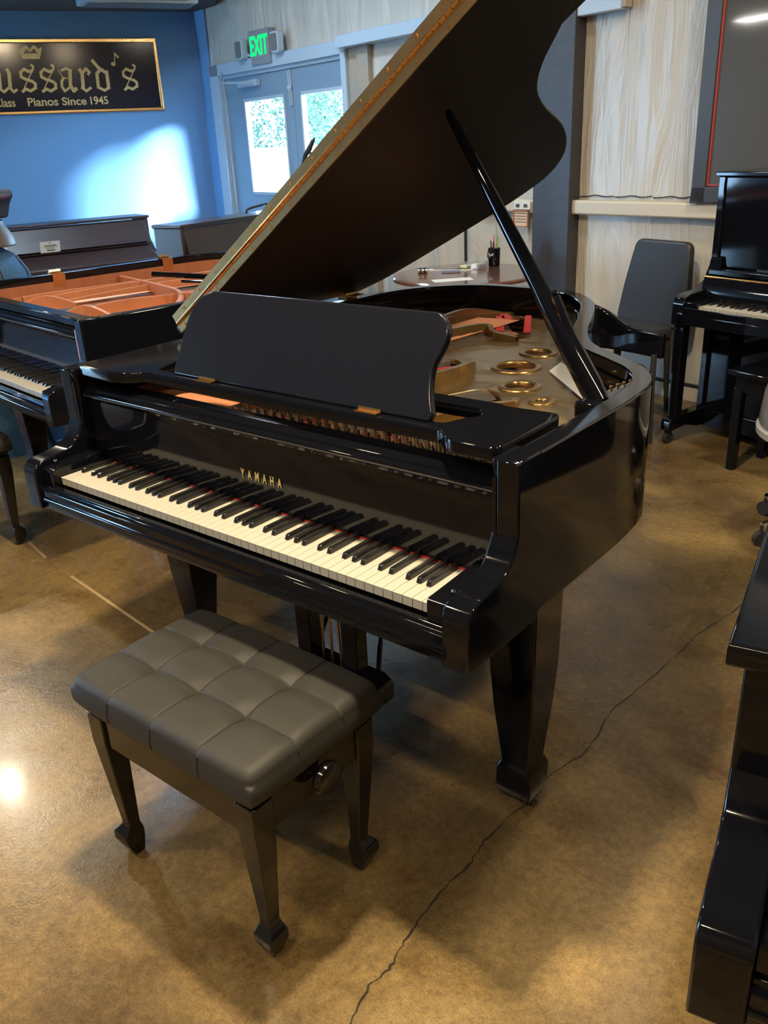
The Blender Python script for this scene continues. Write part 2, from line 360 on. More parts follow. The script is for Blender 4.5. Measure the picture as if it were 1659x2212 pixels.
    if opts.get('ribs'):
        strut([(-.04,1.0,.055),(.45,.93,.06),(.78,.86,.055),(1.2,.55,.05)],.02,.06)
        strut([(.3,.30,.03),(.36,.42,.07),(.45,.52,.03)],.02); strut([(.72,.30,.03),(.78,.4,.07),(.88,.46,.03)],.02)
    # strings
    b=B()
    def fan(p0,p1,q0,q1,n,r):
        for i in range(n):
            t=(i+.5)/n; a=Vector(p0).lerp(Vector(p1),t); c=Vector(q0).lerp(Vector(q1),t); b.tube([a,c],r,3,caps=False)
    fan((.20,.30,.90),(.30,.30,.90),(.325,1.70,.896),(.54,1.42,.896),26,.0008)
    fan((.42,.30,.90),(.60,.30,.90),(.545,1.04,.896),(.64,.90,.896),24,.0007)
    fan((.68,.30,.90),(.82,.30,.90),(.82,.80,.896),(.91,.72,.896),20,.0007)
    fan((.86,.30,.90),(1.17,.30,.90),(.95,.55,.896),(1.18,.42,.896),30,.0007)
    o=b.obj('steel_strings',M['wire'],root,smooth=False); o['kind']='stuff'
    b=B(); fan((-.03,.25,.905),(.36,.25,.905),(.03,1.55,.905),(.46,1.60,.905),44,.0021)
    b.obj('bass_strings',M['copper_string'],root,smooth=False)
    b=B()
    for dx in (0,.02):
        P=[(.30+dx,1.50,0),(.36+dx,1.56,0),(.41+dx,1.52,0),(.47+dx,1.44,0),(.50+dx,1.37,0)]; b.tube([(x,y,.875) for x,y,_ in P],.009,6)
    b.tube([(.46,.55,.875),(.56,.80,.875),(.60,.95,.875)],.009,6)
    b.obj('bridge',M['bridge'],root)
    b=B()
    def strip(p,q,w,z=.8985):
        a=Vector((*p,z)); c=Vector((*q,z)); n=Vector((-(c-a).y,(c-a).x,0)).normalized()*w
        vs=[a-n,c-n,c+n,a+n]; b.prism([(v.x,v.y) for v in vs],(z,z+.003),'z')
    for fs in (((.33,1.70),(.40,1.62),.016),((.34,1.66),(.485,1.42),.015),((.487,1.418),(.425,1.39),.012),((.43,1.71),(.575,1.45),.012),((.58,.86),(.63,.93),.012)):
        b=B(); strip(*fs); b.obj('felt_strip',M['red_felt'],root)
    # tuning pins and their red cloth
    b=B(); k=0
    for i in range(52):
        for j in range(4):
            x=.43+.76*(i+.25*j)/52; y=.262+.020*j-(.008 if i%2 else 0)
            if j==3 and i%3==0: continue
            b.tube([(x,y,.885),(x,y-.003,.925)],.0034,6); k+=1
    o=b.obj('tuning_pins',M['steel'],root); o['kind']='stuff'
    for x0,x1 in ((.44,.78),(.84,1.0)):
        b=B(); strip((x0,.345),(x1,.345),.012,.888); b.obj('felt_strip',M['red_felt'],root)
    b=B()
    for i in range(9):
        a=i*.7; b.lathe([(0,.0),(.012,.0),(.010,.006),(0,.008)],(.335+.006*i,.275+.008*math.sin(a*2),.888),8)
    b.obj('plate_emblem',platem,plate)
    # key slip, key blocks, keys, felt, fallboard
    SL=[(-.030,.641),(-.034,.650),(-.034,.664),(-.040,.668),(-.040,.676),(-.036,.680),(-.036,.698),(-.028,.703),(-.026,.711),(-.012,.711),(-.012,.641)]
    b=B(); b.prism(SL,(-.050,1.272),'x'); b.obj('key_slip',BL,root,bev=.0015)
    for x0,x1 in ((-.050,-.002),(1.224,1.272)):
        b=B(); b.prism(rounded([(-.022,.70),(-.022,.757),(.15,.766),(.15,.70)],.010),(x0,x1),'x')
        kb=b.obj('key_block',BL,root,bev=.002)
        b=B(); b.lathe([(.0,.0),(.006,.0),(.005,.004),(0,.005)],((x0+x1)/2+(.012 if x0>0 else -.012),.015,.7665),12); b.obj('block_screw',M['steel'],kb)
    keyboard(root,0,0,.7334)
    b=B(); b.box(-.002,1.224,.1455,.1495,.724,.7365); b.obj('felt_strip',M['red_felt'],root)
    FB=[(.149,.737),(.151,.80),(.154,.872),(.150,.903),(.139,.914),(.137,.924),(.146,.930),(.150,.937),(.165,.942),(.205,.944),(.205,.925),(.178,.915),(.170,.737)]
    b=B(); b.prism(FB,(-.050,1.272),'x'); fb=b.obj('fallboard',BL,root,bev=.0015,ang=25)
    b=B(); b.tube([(-.045,.1362,.919),(1.268,.1362,.919)],.0018,6); b.obj('fallboard_hinge',M['wire'],fb)
    if opts.get('name'):
        me=text_mesh('YAMAHA',.030,.0006,.60,2.35,.0008,'CENTER'); xf(me,Matrix.Translation((.624,.1492,.799))@Matrix.Rotation(R(88),4,'X'))
        o=link('brand_lettering',me,M['letter_gold'],fb,smooth=False); o['label']='gold capital letters across the fallboard'
    # music shelf with side wings
    if opts.get('desk'):
        o1=[(-.045,.137),(.12,.130),(.165,.150),(.19,.174),(1.125,.174),(1.146,.152),(1.175,.136),(1.270,.136),(1.270,.375),(1.15,.368),(1.13,.378),(.20,.378),(.14,.40),(-.045,.47)]
        h1=[(.20,.208),(1.105,.208),(1.125,.262),(1.145,.285),(1.12,.335),(.18,.335),(.165,.30)]
        me=xf(curve_mesh([rounded(o1,.02,5),rounded(h1,.015)],.014,.004),Matrix.Translation((0,0,.990)))
        sh=link('music_shelf',me,BL,root)
        b=B()
        # desk panel in its own plane (u along x, v up)
        D=[(.295,0)]+spline([(.292,.01),(.300,.05),(.305,.10),(.318,.15),(.345,.188),(.385,.205)],4)+[(.40,.206),(1.03,.206)]+spline([(1.03,.206),(1.055,.203),(1.078,.178),(1.074,.14),(1.060,.10),(1.066,.05),(1.080,.012)],4)+[(1.075,0)]
        me=curve_mesh([D],.009,.004)
        xf(me,Matrix.Translation((0,.205,1.006))@Matrix.Rotation(R(68),4,'X'))
        dk=link('music_desk',me,M['desk'],root)
        for x in (.42,.93):
            b=B(); b.box(x-.03,x+.03,.178,.196,1.005,1.008); b.tube([(x-.03,.195,1.010),(x+.03,.195,1.010)],.003,8); b.obj('desk_hinge',M['brass'],dk)
    # lid
    if opts.get('lid')=='open':
        al=R(35); T=Matrix.Translation((-.112,0,1.003))@Matrix.Rotation(-al,4,'Y')
        LD=[(-.005,.55),(1.455,.55),(1.455,.68),(1.43,.78),(1.37,.87),(1.27,.95),(1.165,1.03),(1.074,1.14),(1.0,1.30),(.925,1.516),(.841,1.68),(.75,1.79),(.65,1.845),(.56,1.83),(.44,1.77),(.30,1.67),(.166,1.57),(.06,1.48),(-.005,1.38)]
        k=LD[2:18]; LD2=[LD[0],LD[1]]+spline(k,4)+[LD[-1]]
        lid=link('lid',xf(curve_mesh([LD2],.014,.004),T@Matrix.Translation((0,0,.015))),M['satin'],root)
        FL=rounded([(0,.55),(1.455,.55),(1.455,1.012),(0,1.012)],.02)
        fl=link('front_flap',xf(curve_mesh([FL],.014,.004),T@Matrix.Translation((0,0,.047))),M['satin'],lid)
        b=B(); b.box(.004,1.45,.5425,.5462,.002,.0275); b.box(.004,1.45,.5425,.5462,.034,.0605)
        for i in range(72):
            u=.01+i*.02; b.tube([(u,.5415,.0308),(u+.0185,.5415,.0308)],.0058,8)
        hg=b.obj('lid_hinge',M['brass'],lid); hg.data.transform(T)
        b=B()
        for i in range(15):
            for dz,du in ((.012,0),(.050,.03)):
                u=.04+i*.1+du
                if u<1.44: b.tube([(u,.5428,dz),(u,.5395,dz)],[.0046,.0034],8)
        sc=b.obj('hinge_screw',M['brass'],hg); sc.data.transform(T)
        for y in (.72,1.34):
            b=B(); b.box(-.150,-.1085,y-.03,y+.03,.93,.9985); b.tube([(-.113,y-.035,1.002),(-.113,y+.035,1.002)],.006,8); b.box(-.112,-.07,y-.03,y+.03,.9985,1.001)
            b.obj('spine_hinge',M['brass'],root)
        # prop stick
        A=Vector((1.247,.600,.965)); Bt=Vector((.742,.768,1.568)); d=(Bt-A).normalized(); s=d.cross(Vector((0,1,0))).normalized(); w=d.cross(s).normalized()
        b=B(); prof=[(0,.014,.026),(.04,.016,.030),(.22,.014,.028),(.30,.012,.021),(.55,.010,.0165),(.80,.008,.0115),(.815,.004,.007)]
        rs=[]
        for t,hx,hy in prof:
            c=A+d*t; rs.append([b.b.verts.new(c+s*(hy*math.cos(a))+w*(hx*math.sin(a))) for a in [j*PI/6+.26 for j in range(12)]])
        for i in range(len(rs)-1):
            for k in range(12): b.b.faces.new((rs[i][k],rs[i][(k+1)%12],rs[i+1][(k+1)%12],rs[i+1][k]))
        b.b.faces.new(rs[0][::-1]); b.b.faces.new(rs[-1])
        pr=b.obj('lid_prop',BL,root,bev=0)
        b=B(); e=A+Vector((-.052,.03,.30)); b.tube([A+Vector((-.03,.025,.02)),A+Vector((-.085,.035,.12)),A+Vector((-.14,.045,.215))],[.012,.011,.010],10); b.lathe([(0,0),(.008,.002),(.009,.01),(0,.018)],tuple(A+Vector((-.14,.045,.213))),10); b.obj('short_prop',BL,pr)
        b=B(); c=A+d*.235; q=[c+s*(.007*math.cos(a))+d*(.026*math.sin(a))-w*.0155 for a in [j*PI/8 for j in range(16)]]
        f=b.b.faces.new([b.b.verts.new(v) for v in q]); r=bmesh.ops.extrude_face_region(b.b,geom=[f])
        for v in r['geom']:
            if isinstance(v,bmesh.types.BMVert): v.co-=w*.002
        b.obj('prop_pad',M['red_paint'],pr)
        b=B(); b.prism([(1.205,.56),(1.283,.56),(1.283,.78),(1.245,.78)],(.935,.975),'z'); pb=b.obj('prop_block',BL,root,bev=.006)
        b=B()
        for i in range(6): b.tube([(1.222+i*.005,.64+i*.024,.975),(1.222+i*.005,.64+i*.024,.981)],.004,8)
        b.obj('block_pin',M['brass'],pb)
    elif opts.get('lid')=='closed':
        LD=[(-.12,.10)]+[(p[0]-.012 if p[0]<.3 else p[0]+.012,p[1]+(.012 if p[1]>1.2 else 0)) for p in OUTS[::-1]][1:-1]+[(1.342,.10)]
        me=xf(curve_mesh([LD],.014,.005),Matrix.Translation((0,0,1.006)))
        link('lid',me,BL,root)
    if opts.get('bare_hinges'):
        for x,y in opts['bare_hinges']:
            b=B(); b.box(x,x+.045,y-.032,y+.032,.985,.9925); b.box(x+.045,x+.049,y-.032,y+.032,.93,.9925)
            for j in (-1,0,1): b.tube([(x+.012,y-.012+j*.02,1.0),(x+.012,y+.006+j*.02,1.0)],.010,8)
            b.obj('lid_hinge',M['brass'],root)
        b=B(); b.tube([(1.20,1.10,.985),(.95,.98,1.0),(.66,.80,1.02)],[.012,.013,.011],10); b.tube([(1.2,1.06,.975),(.95,.95,.985),(.80,.86,.99)],.006,8); b.obj('lid_prop',M['black'],root)
        b=B(); b.box(-.05,1.272,.175,.235,.945,.975); b.obj('lock_rail',BL,root,bev=.004)
    # legs and lyre
    leg_part(root,'leg',1.205,.370,.645,BL); leg_part(root,'leg',.012,.370,.645,BL); leg_part(root,'leg',.32,1.42,.72,BL)
    b=B()
    for cx in (1.205,.012): b.prism([(cx-.09,.645),(cx-.09,.625),(cx-.07,.60),(cx+.07,.60),(cx+.09,.625),(cx+.09,.645)],(.27,.50),'y')
    b.box(.24,.40,1.34,1.50,.66,.72)
    b.obj('leg_plate',BL,root,bev=.004)
    b=B(); b.prism(rounded([(.44,.105),(.44,.16),(.47,.18),(.75,.18),(.78,.16),(.78,.105)],.01),(.29,.41),'y'); ly=b.obj('pedal_lyre',BL,root,bev=.004)
    b=B(); b.box(.48,.74,.31,.41,.60,.64); b.obj('lyre_block',BL,ly,bev=.004)
    for cx in (.525,.695):
        b=B(); b.prism([(cx-.026,.17),(cx+.026,.17),(cx+.028,.40),(cx+.030,.61),(cx-.030,.61),(cx-.028,.40)],(.33,.375),'y'); b.obj('lyre_post',BL,ly,bev=.003)
    for i,x in enumerate((.575,.61,.645)):
        b=B(); b.tube([(x,.352,.17),(x+(.02,0,-.02)[i],.352,.64)],.0042,8); b.obj('pedal_rod',M['brass'],ly)
    for sx in (-1,1):
        b=B(); b.tube([(.61+sx*.12,.40,.15),(.61+sx*.03,.60,.64)],.007,8); b.obj('lyre_brace',M['black'],ly)
    for x in (.545,.61,.675):
        b=B(); b.prism(rounded([(x-.013,.30),(x-.018,.22),(x-.018,.19),(x,.18),(x+.018,.19),(x+.018,.22),(x+.013,.30)],.008),(.075,.083),'z'); b.box(x-.012,x+.012,.29,.36,.078,.12); b.obj('pedal',M['brass'],ly,bev=.002)
    return root
# ---------------------------------------------------------------- upholstered bench
def bench(name,label,loc,rz,group=None):
    root=thing(name,label,'bench',loc,rz,group)
    W,D=.284,.188
    b=B(); V=[]
    bx=[-W+2*W*k/4 for k in (1,2,3)]; by=[-D+2*D*k/3 for k in (1,2)]
    def lines(L,cr):
        s=set(round(-L+2*L*k/56,4) for k in range(57))
        for q in cr: s|=set(round(q+o,4) for o in (-.009,-.006,-.004,-.0025,-.0012,0,.0012,.0025,.004,.006,.009))
        s|=set(round(sg*(L-o),4) for sg in (-1,1) for o in (.001,.0025,.005,.009,.014,.02))
        s=sorted(s); return [s[0]]+[q for p,q in zip(s,s[1:]) if q-p>.0004]
    XS,YS=lines(W,bx),lines(D,by); nx,ny=len(XS)-1,len(YS)-1
    def h(x,y):
        ex=max(0,abs(x)-(W-.026))/.026; ey=max(0,abs(y)-(D-.026))/.026
        e=min(1,(ex**4+ey**4)**.25); z=.508-.024*(1-math.sqrt(max(0,1-e*e)))-.012*((x/W)**2+(y/D)**2)/2
        gx=min([abs(x-q) for q in bx]); gy=min([abs(y-q) for q in by])
        near=lambda g,s: math.exp(-(g/s)**2)
        btn=max([math.exp(-((x-p)**2+(y-q)**2)/.026**2) for p in bx for q in by])
        z-=(1-.5*e)*(.0042*near(gx,.0024)+.0042*near(gy,.0024)+.0030*near(gx,.020)+.0030*near(gy,.020)+.0065*btn)
        return z
    for x in XS:
        for y in YS: V.append(b.b.verts.new((x*(1-.022*(y/D)**8),y*(1-.030*(x/W)**8),h(x,y))))
    g=lambda i,j: V[i*(ny+1)+j]
    for i in range(nx):
        for j in range(ny): b.b.faces.new((g(i,j),g(i+1,j),g(i+1,j+1),g(i,j+1)))
    border=[g(i,0) for i in range(nx+1)]+[g(nx,j) for j in range(1,ny+1)]+[g(i,ny) for i in range(nx-1,-1,-1)]+[g(0,j) for j in range(ny-1,0,-1)]
    prev=border
    for f,z in ((1.016,.466),(1.022,.450),(1.016,.434),(.985,.424)):
        nv=[b.b.verts.new((v.co.x*f,v.co.y*f,z)) for v in border]
        for k in range(len(nv)): b.b.faces.new((prev[k],prev[(k+1)%len(nv)],nv[(k+1)%len(nv)],nv[k]))
        prev=nv
    b.b.faces.new(prev)
    seat=b.obj('seat_cushion',M['leather'],root,ang=70)
    for x in bx:
        for s in (-1,1):
            b=B(); b.tube([(x,s*D*1.0,.482),(x*1.004,s*D*1.017,.465),(x*1.006,s*D*1.023,.450),(x*1.004,s*D*1.017,.434)],.0011,6); b.obj('side_seam',M['dark'],seat)
    for y in by:
        for s in (-1,1):
            b=B(); b.tube([(s*W*1.0,y,.482),(s*W*1.017,y*1.004,.465),(s*W*1.023,y*1.006,.450),(s*W*1.017,y*1.004,.434)],.0011,6); b.obj('side_seam',M['dark'],seat)
    b=B()
    for x in bx:
        for y in by:
            b.lathe([(0,.0),(.006,.0),(.005,.002),(0,.003)],(x,y,h(x,y)-.001),10)
    b.obj('tuft_button',M['leather'],seat)
    BM=M['bench_black']
    b=B(); b.box(-.262,.262,-.172,.172,.408,.424); b.obj('lift_tray',M['dark'],root,bev=.003)
    for nm,(x0,x1,y0,y1) in (('apron',(-.235,.235,-.165,-.145)),('apron',(-.235,.235,.145,.165)),('apron',(-.258,-.238,-.145,.145)),('apron',(.238,.258,-.145,.145))):
        b=B(); b.box(x0,x1,y0,y1,.325,.402); b.obj(nm,BM,root,bev=.003)
    b=B(); rs=[]
    for hh,z in ((.026,.404),(.026,.33),(.0148,.092),(.0155,.084),(.0255,.066),(.0255,.046),(.016,.006),(.012,0)):
        o=(.026-hh)*.6
        rs.append([b.b.verts.new((o+sx*hh,o+sy*hh,z)) for sx,sy in ((-1,-1),(1,-1),(1,1),(-1,1))])
    for i in range(len(rs)-1):
        for k in range(4): b.b.faces.new((rs[i][k],rs[i][(k+1)%4],rs[i+1][(k+1)%4],rs[i+1][k]))
    b.b.faces.new(rs[0]); b.b.faces.new(rs[-1][::-1])
    lg=b.obj('leg',BM,root,bev=.003)
    for k,(sx,sy) in enumerate(((-1,-1),(1,-1),(1,1),(-1,1))):
        o=lg if k==0 else lg.copy()
        if k: COL.objects.link(o); o.parent=root
        o.location=(sx*.238,sy*.146,0); o.rotation_euler=(0,0,k*PI/2)
    for sx in (-1,1):
        b=B(); b.lathe([(0,0),(.010,0),(.012,.018),(.033,.022),(.036,.030),(.033,.040),(.020,.044),(0,.045)],(0,0,0),24)
        kn=b.obj('height_knob',BM,root); kn.rotation_euler=(0,sx*PI/2,0); kn.location=(sx*.258,.0,.378)
    return root
# ---------------------------------------------------------------- upright piano (x along the keys, front towards -y)
def upright(name,label,loc,rz,W=1.5,H=1.3,mm='black',keys=False,slant=.04,zk=.72,dep=.62,fd=.27,extra=None):
    root=thing(name,label,'piano',loc,rz); m=M[mm]; t=.035
    for x in (0,W-t):
        b=B(); b.box(x,x+t,fd,dep,.0 if not keys else .09,H); b.obj('side_panel',m,root,bev=.004)
        b=B(); b.prism([(-.0,zk-.10),(.0,zk+.0),(.012,zk+.03),(.05,zk+.045),(.16,zk+.055),(.225,zk+.09),(fd-.01,zk+.16),(fd,zk+.20),(fd,zk-.10)],(x,x+t+.03) if x==0 else (x-.03,x+t),'x'); b.obj('arm',m,root,bev=.004)
    b=B(); b.box(-.012,W+.012,fd-.015,dep+.005,H,H+.022); b.obj('lid',m,root,bev=.005)
    b=B(); b.prism([(fd+.01,H-.005),(fd+.03,H-.005),(fd+.03-slant*0,zk+.15),(fd-slant,zk+.15)],(t,W-t),'x'); up=b.obj('upper_panel',m,root,bev=.002)
    b=B(); b.box(t,W-t,fd-.06,fd+.04,zk+.12,zk+.145); b.obj('music_shelf',m,root,bev=.004)
    b=B(); b.box(t,W-t,.0,fd+.1,zk-.095,zk-.045); b.obj('key_bed',m,root,bev=.004)
    b=B(); b.box(t+.03,W-t-.03,.0,.015,zk-.045,zk-.012); b.obj('key_slip',m,root,bev=.003)
    b=B(); b.box(t,W-t,fd+.02,fd+.045,.14,zk-.10); b.obj('lower_panel',m,root,bev=.003)
    b=B(); b.box(t,W-t,fd+.0,dep,.05,.14); b.obj('bottom_board',m,root,bev=.003)
    if keys:
        x0=(W-1.222)/2
        keyboard(root,x0,.018,zk)
        for x in (t+.03,W-x0): 
            b=B(); b.box(x if x<.5 else W-x0,x0 if x<.5 else W-t-.03,.005,.18,zk-.045,zk+.015); b.obj('key_block',m,root,bev=.004)
        b=B(); b.prism([(.168,zk),(.172,zk+.085),(.19,zk+.11),(.23,zk+.12),(.23,zk)],(t,W-t),'x'); fb=b.obj('fallboard',m,root,bev=.002)
        b=B(); b.tube([(t,.187,zk+.113),(W-t,.187,zk+.113)],.005,8); b.obj('fallboard_hinge',M['brass'],fb)
    else:
        b=B(); b.prism([(.015,zk-.045),(.010,zk+.02),(.03,zk+.045),(.20,zk+.11),(fd,zk+.12),(fd,zk-.045)],(t+.03,W-t-.03),'x'); b.obj('fallboard',m,root,bev=.004)
    for x in (.0,W-.055):
        b=B(); b.prism([(x+.0,zk-.10),(x+.055,zk-.10),(x+.050,.13),(x+.005,.13)],(.03,.085),'y'); b.obj('leg',m,root,bev=.004)
        b=B(); b.prism(rounded([(-.01,.07),(-.01,.13),(.03,.14),(fd+.05,.155),(fd+.05,.05),(fd-.06,.06),(.12,.085)],.015),(x+.0,x+.055),'x'); tb=b.obj('toe_block',m,root,bev=.003)
        for y in (.02,dep-.08):
            b=B(); b.tube([(x+.017,y,.03),(x+.038,y,.03)],.03,16); b.box(x+.012,x+.043,y-.01,y+.01,.03,.075); b.obj('caster',M['dark'],tb)
    return root
# ================================================================ the room
def wall_back_obj(o): return place(o,(.15,3.95,0),-13)      # local x runs along the wall, y away from the room
def BK(s,off,z):  # point in front of the back wall
    a=R(-13); return Vector((.15+s*math.cos(a)+off*math.sin(a),3.95+s*math.sin(a)-off*math.cos(a),z))
C0=(-5.298,5.208)
def left_wall_obj(o): return place(o,(C0[0],C0[1],0),62)
# floor with its long crack and one filled joint
b=B(); 
b.quad((-9,-4.2,0),(4.6,-4.2,0),(4.6,7,0),(-9,7,0))
CR=[(1.26,-.60),(1.25,-.33),(1.228,-.25),(1.236,-.19),(1.222,-.13),(1.214,-.05),(1.208,.03),(1.216,.12),(1.206,.20),(1.21,.31),(1.228,.39),(1.218,.48),(1.252,.62),(1.246,.70),(1.228,.82),(1.246,.95),(1.262,1.12),(1.272,1.25),(1.282,1.37),(1.31,1.5),(1.345,1.70),(1.36,1.95),(1.42,2.1)]
P=[]
for i in range(len(CR)-1):
    for k in range(7):
        t=k/7; P.append((CR[i][0]*(1-t)+CR[i+1][0]*t+random.uniform(-.003,.003),CR[i][1]*(1-t)+CR[i+1][1]*t))
for i in range(len(P)-1):
    w=.0016+.0009*math.sin(i*.7)+random.uniform(0,.0007)
    b.quad((P[i][0]-w,P[i][1],.0006),(P[i][0]+w,P[i][1],.0006),(P[i+1][0]+w,P[i+1][1],.0006),(P[i+1][0]-w,P[i+1][1],.0006),mi=1)
for p,q in (((-1.45,.53),(-1.10,.455)),((-.86,.42),(-.15,.33))):
    a=Vector((*p,.0006)); c=Vector((*q,.0006)); n=Vector((-(c-a).y,(c-a).x,0)).normalized()*.006
    b.quad(a-n,c-n,c+n,a+n,mi=2)
fl=b.obj('floor',[M['floor'],M['crack'],M['joint']],smooth=False); struct(fl)
b=B(); b.quad((-9,-4.2,3.7),(4.6,-4.2,3.7),(4.6,7,3.7),(-9,7,3.7)); struct(b.obj('ceiling',M['ceil'],smooth=False))
b=B(); b.prism([(-5.21,5.36),(-4.45,4.75),(-4.0,1.5),(-4.0,-4.15),(-8.9,-4.15),(-7.6,1.0)],(2.76,2.9),'z'); struct(b.obj('trim_9',M['ceil'],smooth=False))
# back wall with the door opening
DL,DR,DT=-5.20,-3.10,2.19
b=B()
def wavy(s0,s1,z0,z1,nx,nz):
    V=[[b.b.verts.new((s0+(s1-s0)*i/nx,-.022*math.sin(i*1.7+j*.25)*math.sin(PI*j/nz)*math.sin(PI*i/nx)-.0,z0+(z1-z0)*j/nz)) for j in range(nz+1)] for i in range(nx+1)]
    for i in range(nx):
        for j in range(nz): b.b.faces.new((V[i][j],V[i+1][j],V[i+1][j+1],V[i][j+1]))
wavy(-5.75,DL,0,DT,4,6); wavy(DR,-.78,0,DT,26,10); wavy(-.78,4.4,0,1.09,50,8); wavy(-.78,4.4,1.09,3.7,50,12); wavy(-5.75,-.78,DT,3.7,44,8)
b.box(-5.75,DL,.03,.12,0,DT); b.box(DR,4.4,.03,.12,0,3.7); b.box(-5.75,DR,.03,.12,DT,3.7)
wb=b.obj('wall_back',M['film']); wall_back_obj(struct(wb))
b=B(); b.box(-9,.0,.0,.1,0,3.7); wl=left_wall_obj(struct(b.obj('wall_left',M['blue'])))
b=B(); b.box(4.5,4.6,-4.2,4,0,3.7); struct(b.obj('wall_right',M['whitewall']))
b=B(); b.box(-9,4.6,-4.3,-4.2,0,3.7); struct(b.obj('wall_front',M['whitewall']))
# trims on the back wall
def trim(name,boxes,m,bev=.004):
    b=B()
    for q in boxes: b.box(*q)
    return wall_back_obj(struct(b.obj(name,m,bev=bev)))
trim('trim_1',[(-3.12,-1.25,-.14,0,2.20,2.285)],M['frame'])                       # beam right of the door head
trim('trim_2',[(-2.9,.9,-.07,0,1.045,1.13)],M['beige'],.012)                      # girt
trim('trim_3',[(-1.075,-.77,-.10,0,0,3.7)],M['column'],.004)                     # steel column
b=B()
for i in range(3):
    s=-.76+i*.27; pts=spline([(s,1.151),(s+.06,1.153),(s+.12,1.160),(s+.19,1.152),(s+.26,1.156+.004*i)],3)
    b.prism(pts+[(p[0],p[1]-.006) for p in pts[::-1]],(-.012,-.006),'y')
wall_back_obj(struct(b.obj('trim_4',M['dark'])))
trim('trim_5',[(-2.97,-2.83,-.05,.0,0,2.2),(-3.12,-2.97,-.02,.0,0,2.2)],M['rust'])
trim('baseboard_back',[(-2.8,3.9,-.015,.0,0,.085)],M['beige'])
trim('trim_6',[(-2.8,3.9,-.018,.0,.085,.105)],M['dark'])
trim('trim_7',[(-5.72,-5.40,-.02,.0,0,3.7)],M['blue'])
# door frame
b=B(); b.box(-5.37,-5.20,-.05,.08,0,2.27); b.box(-3.19,-3.12,-.05,.08,0,2.27); b.box(-5.37,-3.12,-.05,.08,2.17,2.27)
b.box(-5.20,-3.19,-.01,.08,2.14,2.17); b.box(-5.20,-5.17,-.01,.08,0,2.17)
df=b.obj('trim_8',M['frame'],bev=.004); wall_back_obj(struct(df))
def door_leaf(name,s0,s1,w0,w1):
    b=B(); y0,y1=.012,.055
    b.box(s0,w0,y0,y1,.01,2.14); b.box(w1,s1,y0,y1,.01,2.14); b.box(w0,w1,y0,y1,.01,1.13); b.box(w0,w1,y0,y1,1.93,2.14)
    d=b.obj(name,M['door']); wall_back_obj(struct(d))
    b=B()
    for q in ((w0-.02,w1+.02,1.11,1.135),(w0-.02,w1+.02,1.925,1.95),(w0-.02,w0+.006,1.11,1.95),(w1-.006,w1+.02,1.11,1.95)): b.box(q[0],q[1],.002,.012,q[2],q[3])
    b.obj('glazing_frame',M['frame'],d,bev=.002)
    b=B(); b.box(w0,w1,.03,.034,1.13,1.93)
    g=mat('door_glass_'+name,(1,1,1),.0,trans=1.); n,l,bb=nodes(g)
    ts=n.new('ShaderNodeBsdfTransparent'); gl=n.new('ShaderNodeBsdfGlossy'); gl.inputs['Roughness'].default_value=.02; mx=n.new('ShaderNodeMixShader'); mx.inputs[0].default_value=.06
    l.new(ts.outputs[0],mx.inputs[1]); l.new(gl.outputs[0],mx.inputs[2]); l.new(mx.outputs[0],n['Material Output'].inputs['Surface'])
    b.obj('pane',g,d,smooth=False)
    return d
d1=door_leaf('door_1',-5.17,-4.0,-4.83,-4.15)
d2=door_leaf('door_2',-3.995,-3.19,-3.86,-3.22)
b=B(); b.box(-4.86,-4.52,-.045,.010,2.045,2.10); b.obj('door_closer',M['frame'],d1,bev=.006)
b=B(); b.tube([(-4.56,-.055,2.07),(-5.0,-.14,2.10),(-5.12,-.05,2.19)],.010,8); b.obj('closer_arm',M['frame'],d1)
b=B(); b.box(-4.03,-4.005,-.004,.012,1.85,2.13); b.tube([(-4.018,-.012,1.84),(-4.018,-.012,2.12)],.006,8); b.box(-4.045,-3.99,-.016,.0,1.98,2.01); b.obj('flush_bolt',M['frame'],d1,bev=.003)
b=B(); b.box(-4.06,-3.97,-.03,.012,.98,1.05); b.tube([(-4.05,-.05,1.03),(-4.28,-.05,1.03)],.011,8); b.obj('door_handle',M['chrome'],d1,bev=.004)
b=B(); b.box(-4.30,-4.20,-.001,.0295,1.165,1.18); b.obj('door_sticker',M['ink'],d1)
# ---------------------------------------------------------------- exit sign
ex=thing('exit_sign','grey exit sign with green letters above the double doors','sign',(0,0,0)); wall_back_obj(ex)
b=B(); b.box(-4.50,-4.19,-.08,0,2.20,2.47); box=b.obj('housing',M['exit_box'],ex,bev=.008)
me=text_mesh('EXIT',.19,.002,.78,1.,.004,'CENTER'); xf(me,Matrix.Translation((-4.345,-.083,2.275))@Matrix.Rotation(PI/2,4,'X')@Matrix.Diagonal((1,1.12,1,1)))
link('exit_letters',me,M['exit_green'],box,smooth=False)
for s in (-4.64,-4.03):
    b=B(); b.prism(rounded([(s-.06,2.26),(s+.06,2.26),(s+.065,2.42),(s-.065,2.42)],.03),(-.12,-.06),'y'); b.tube([(s,-.07,2.30),(s+(-4.345-s)*.5,-.04,2.28)],.012,8)
    lh=b.obj('lamp_head',M['clear'] if False else M['frame'],ex,bev=.006)
    b=B(); b.prism(rounded([(s-.045,2.275),(s+.045,2.275),(s+.05,2.405),(s-.05,2.405)],.02),(-.125,-.120),'y'); b.obj('lamp_lens',M['clear'],lh)
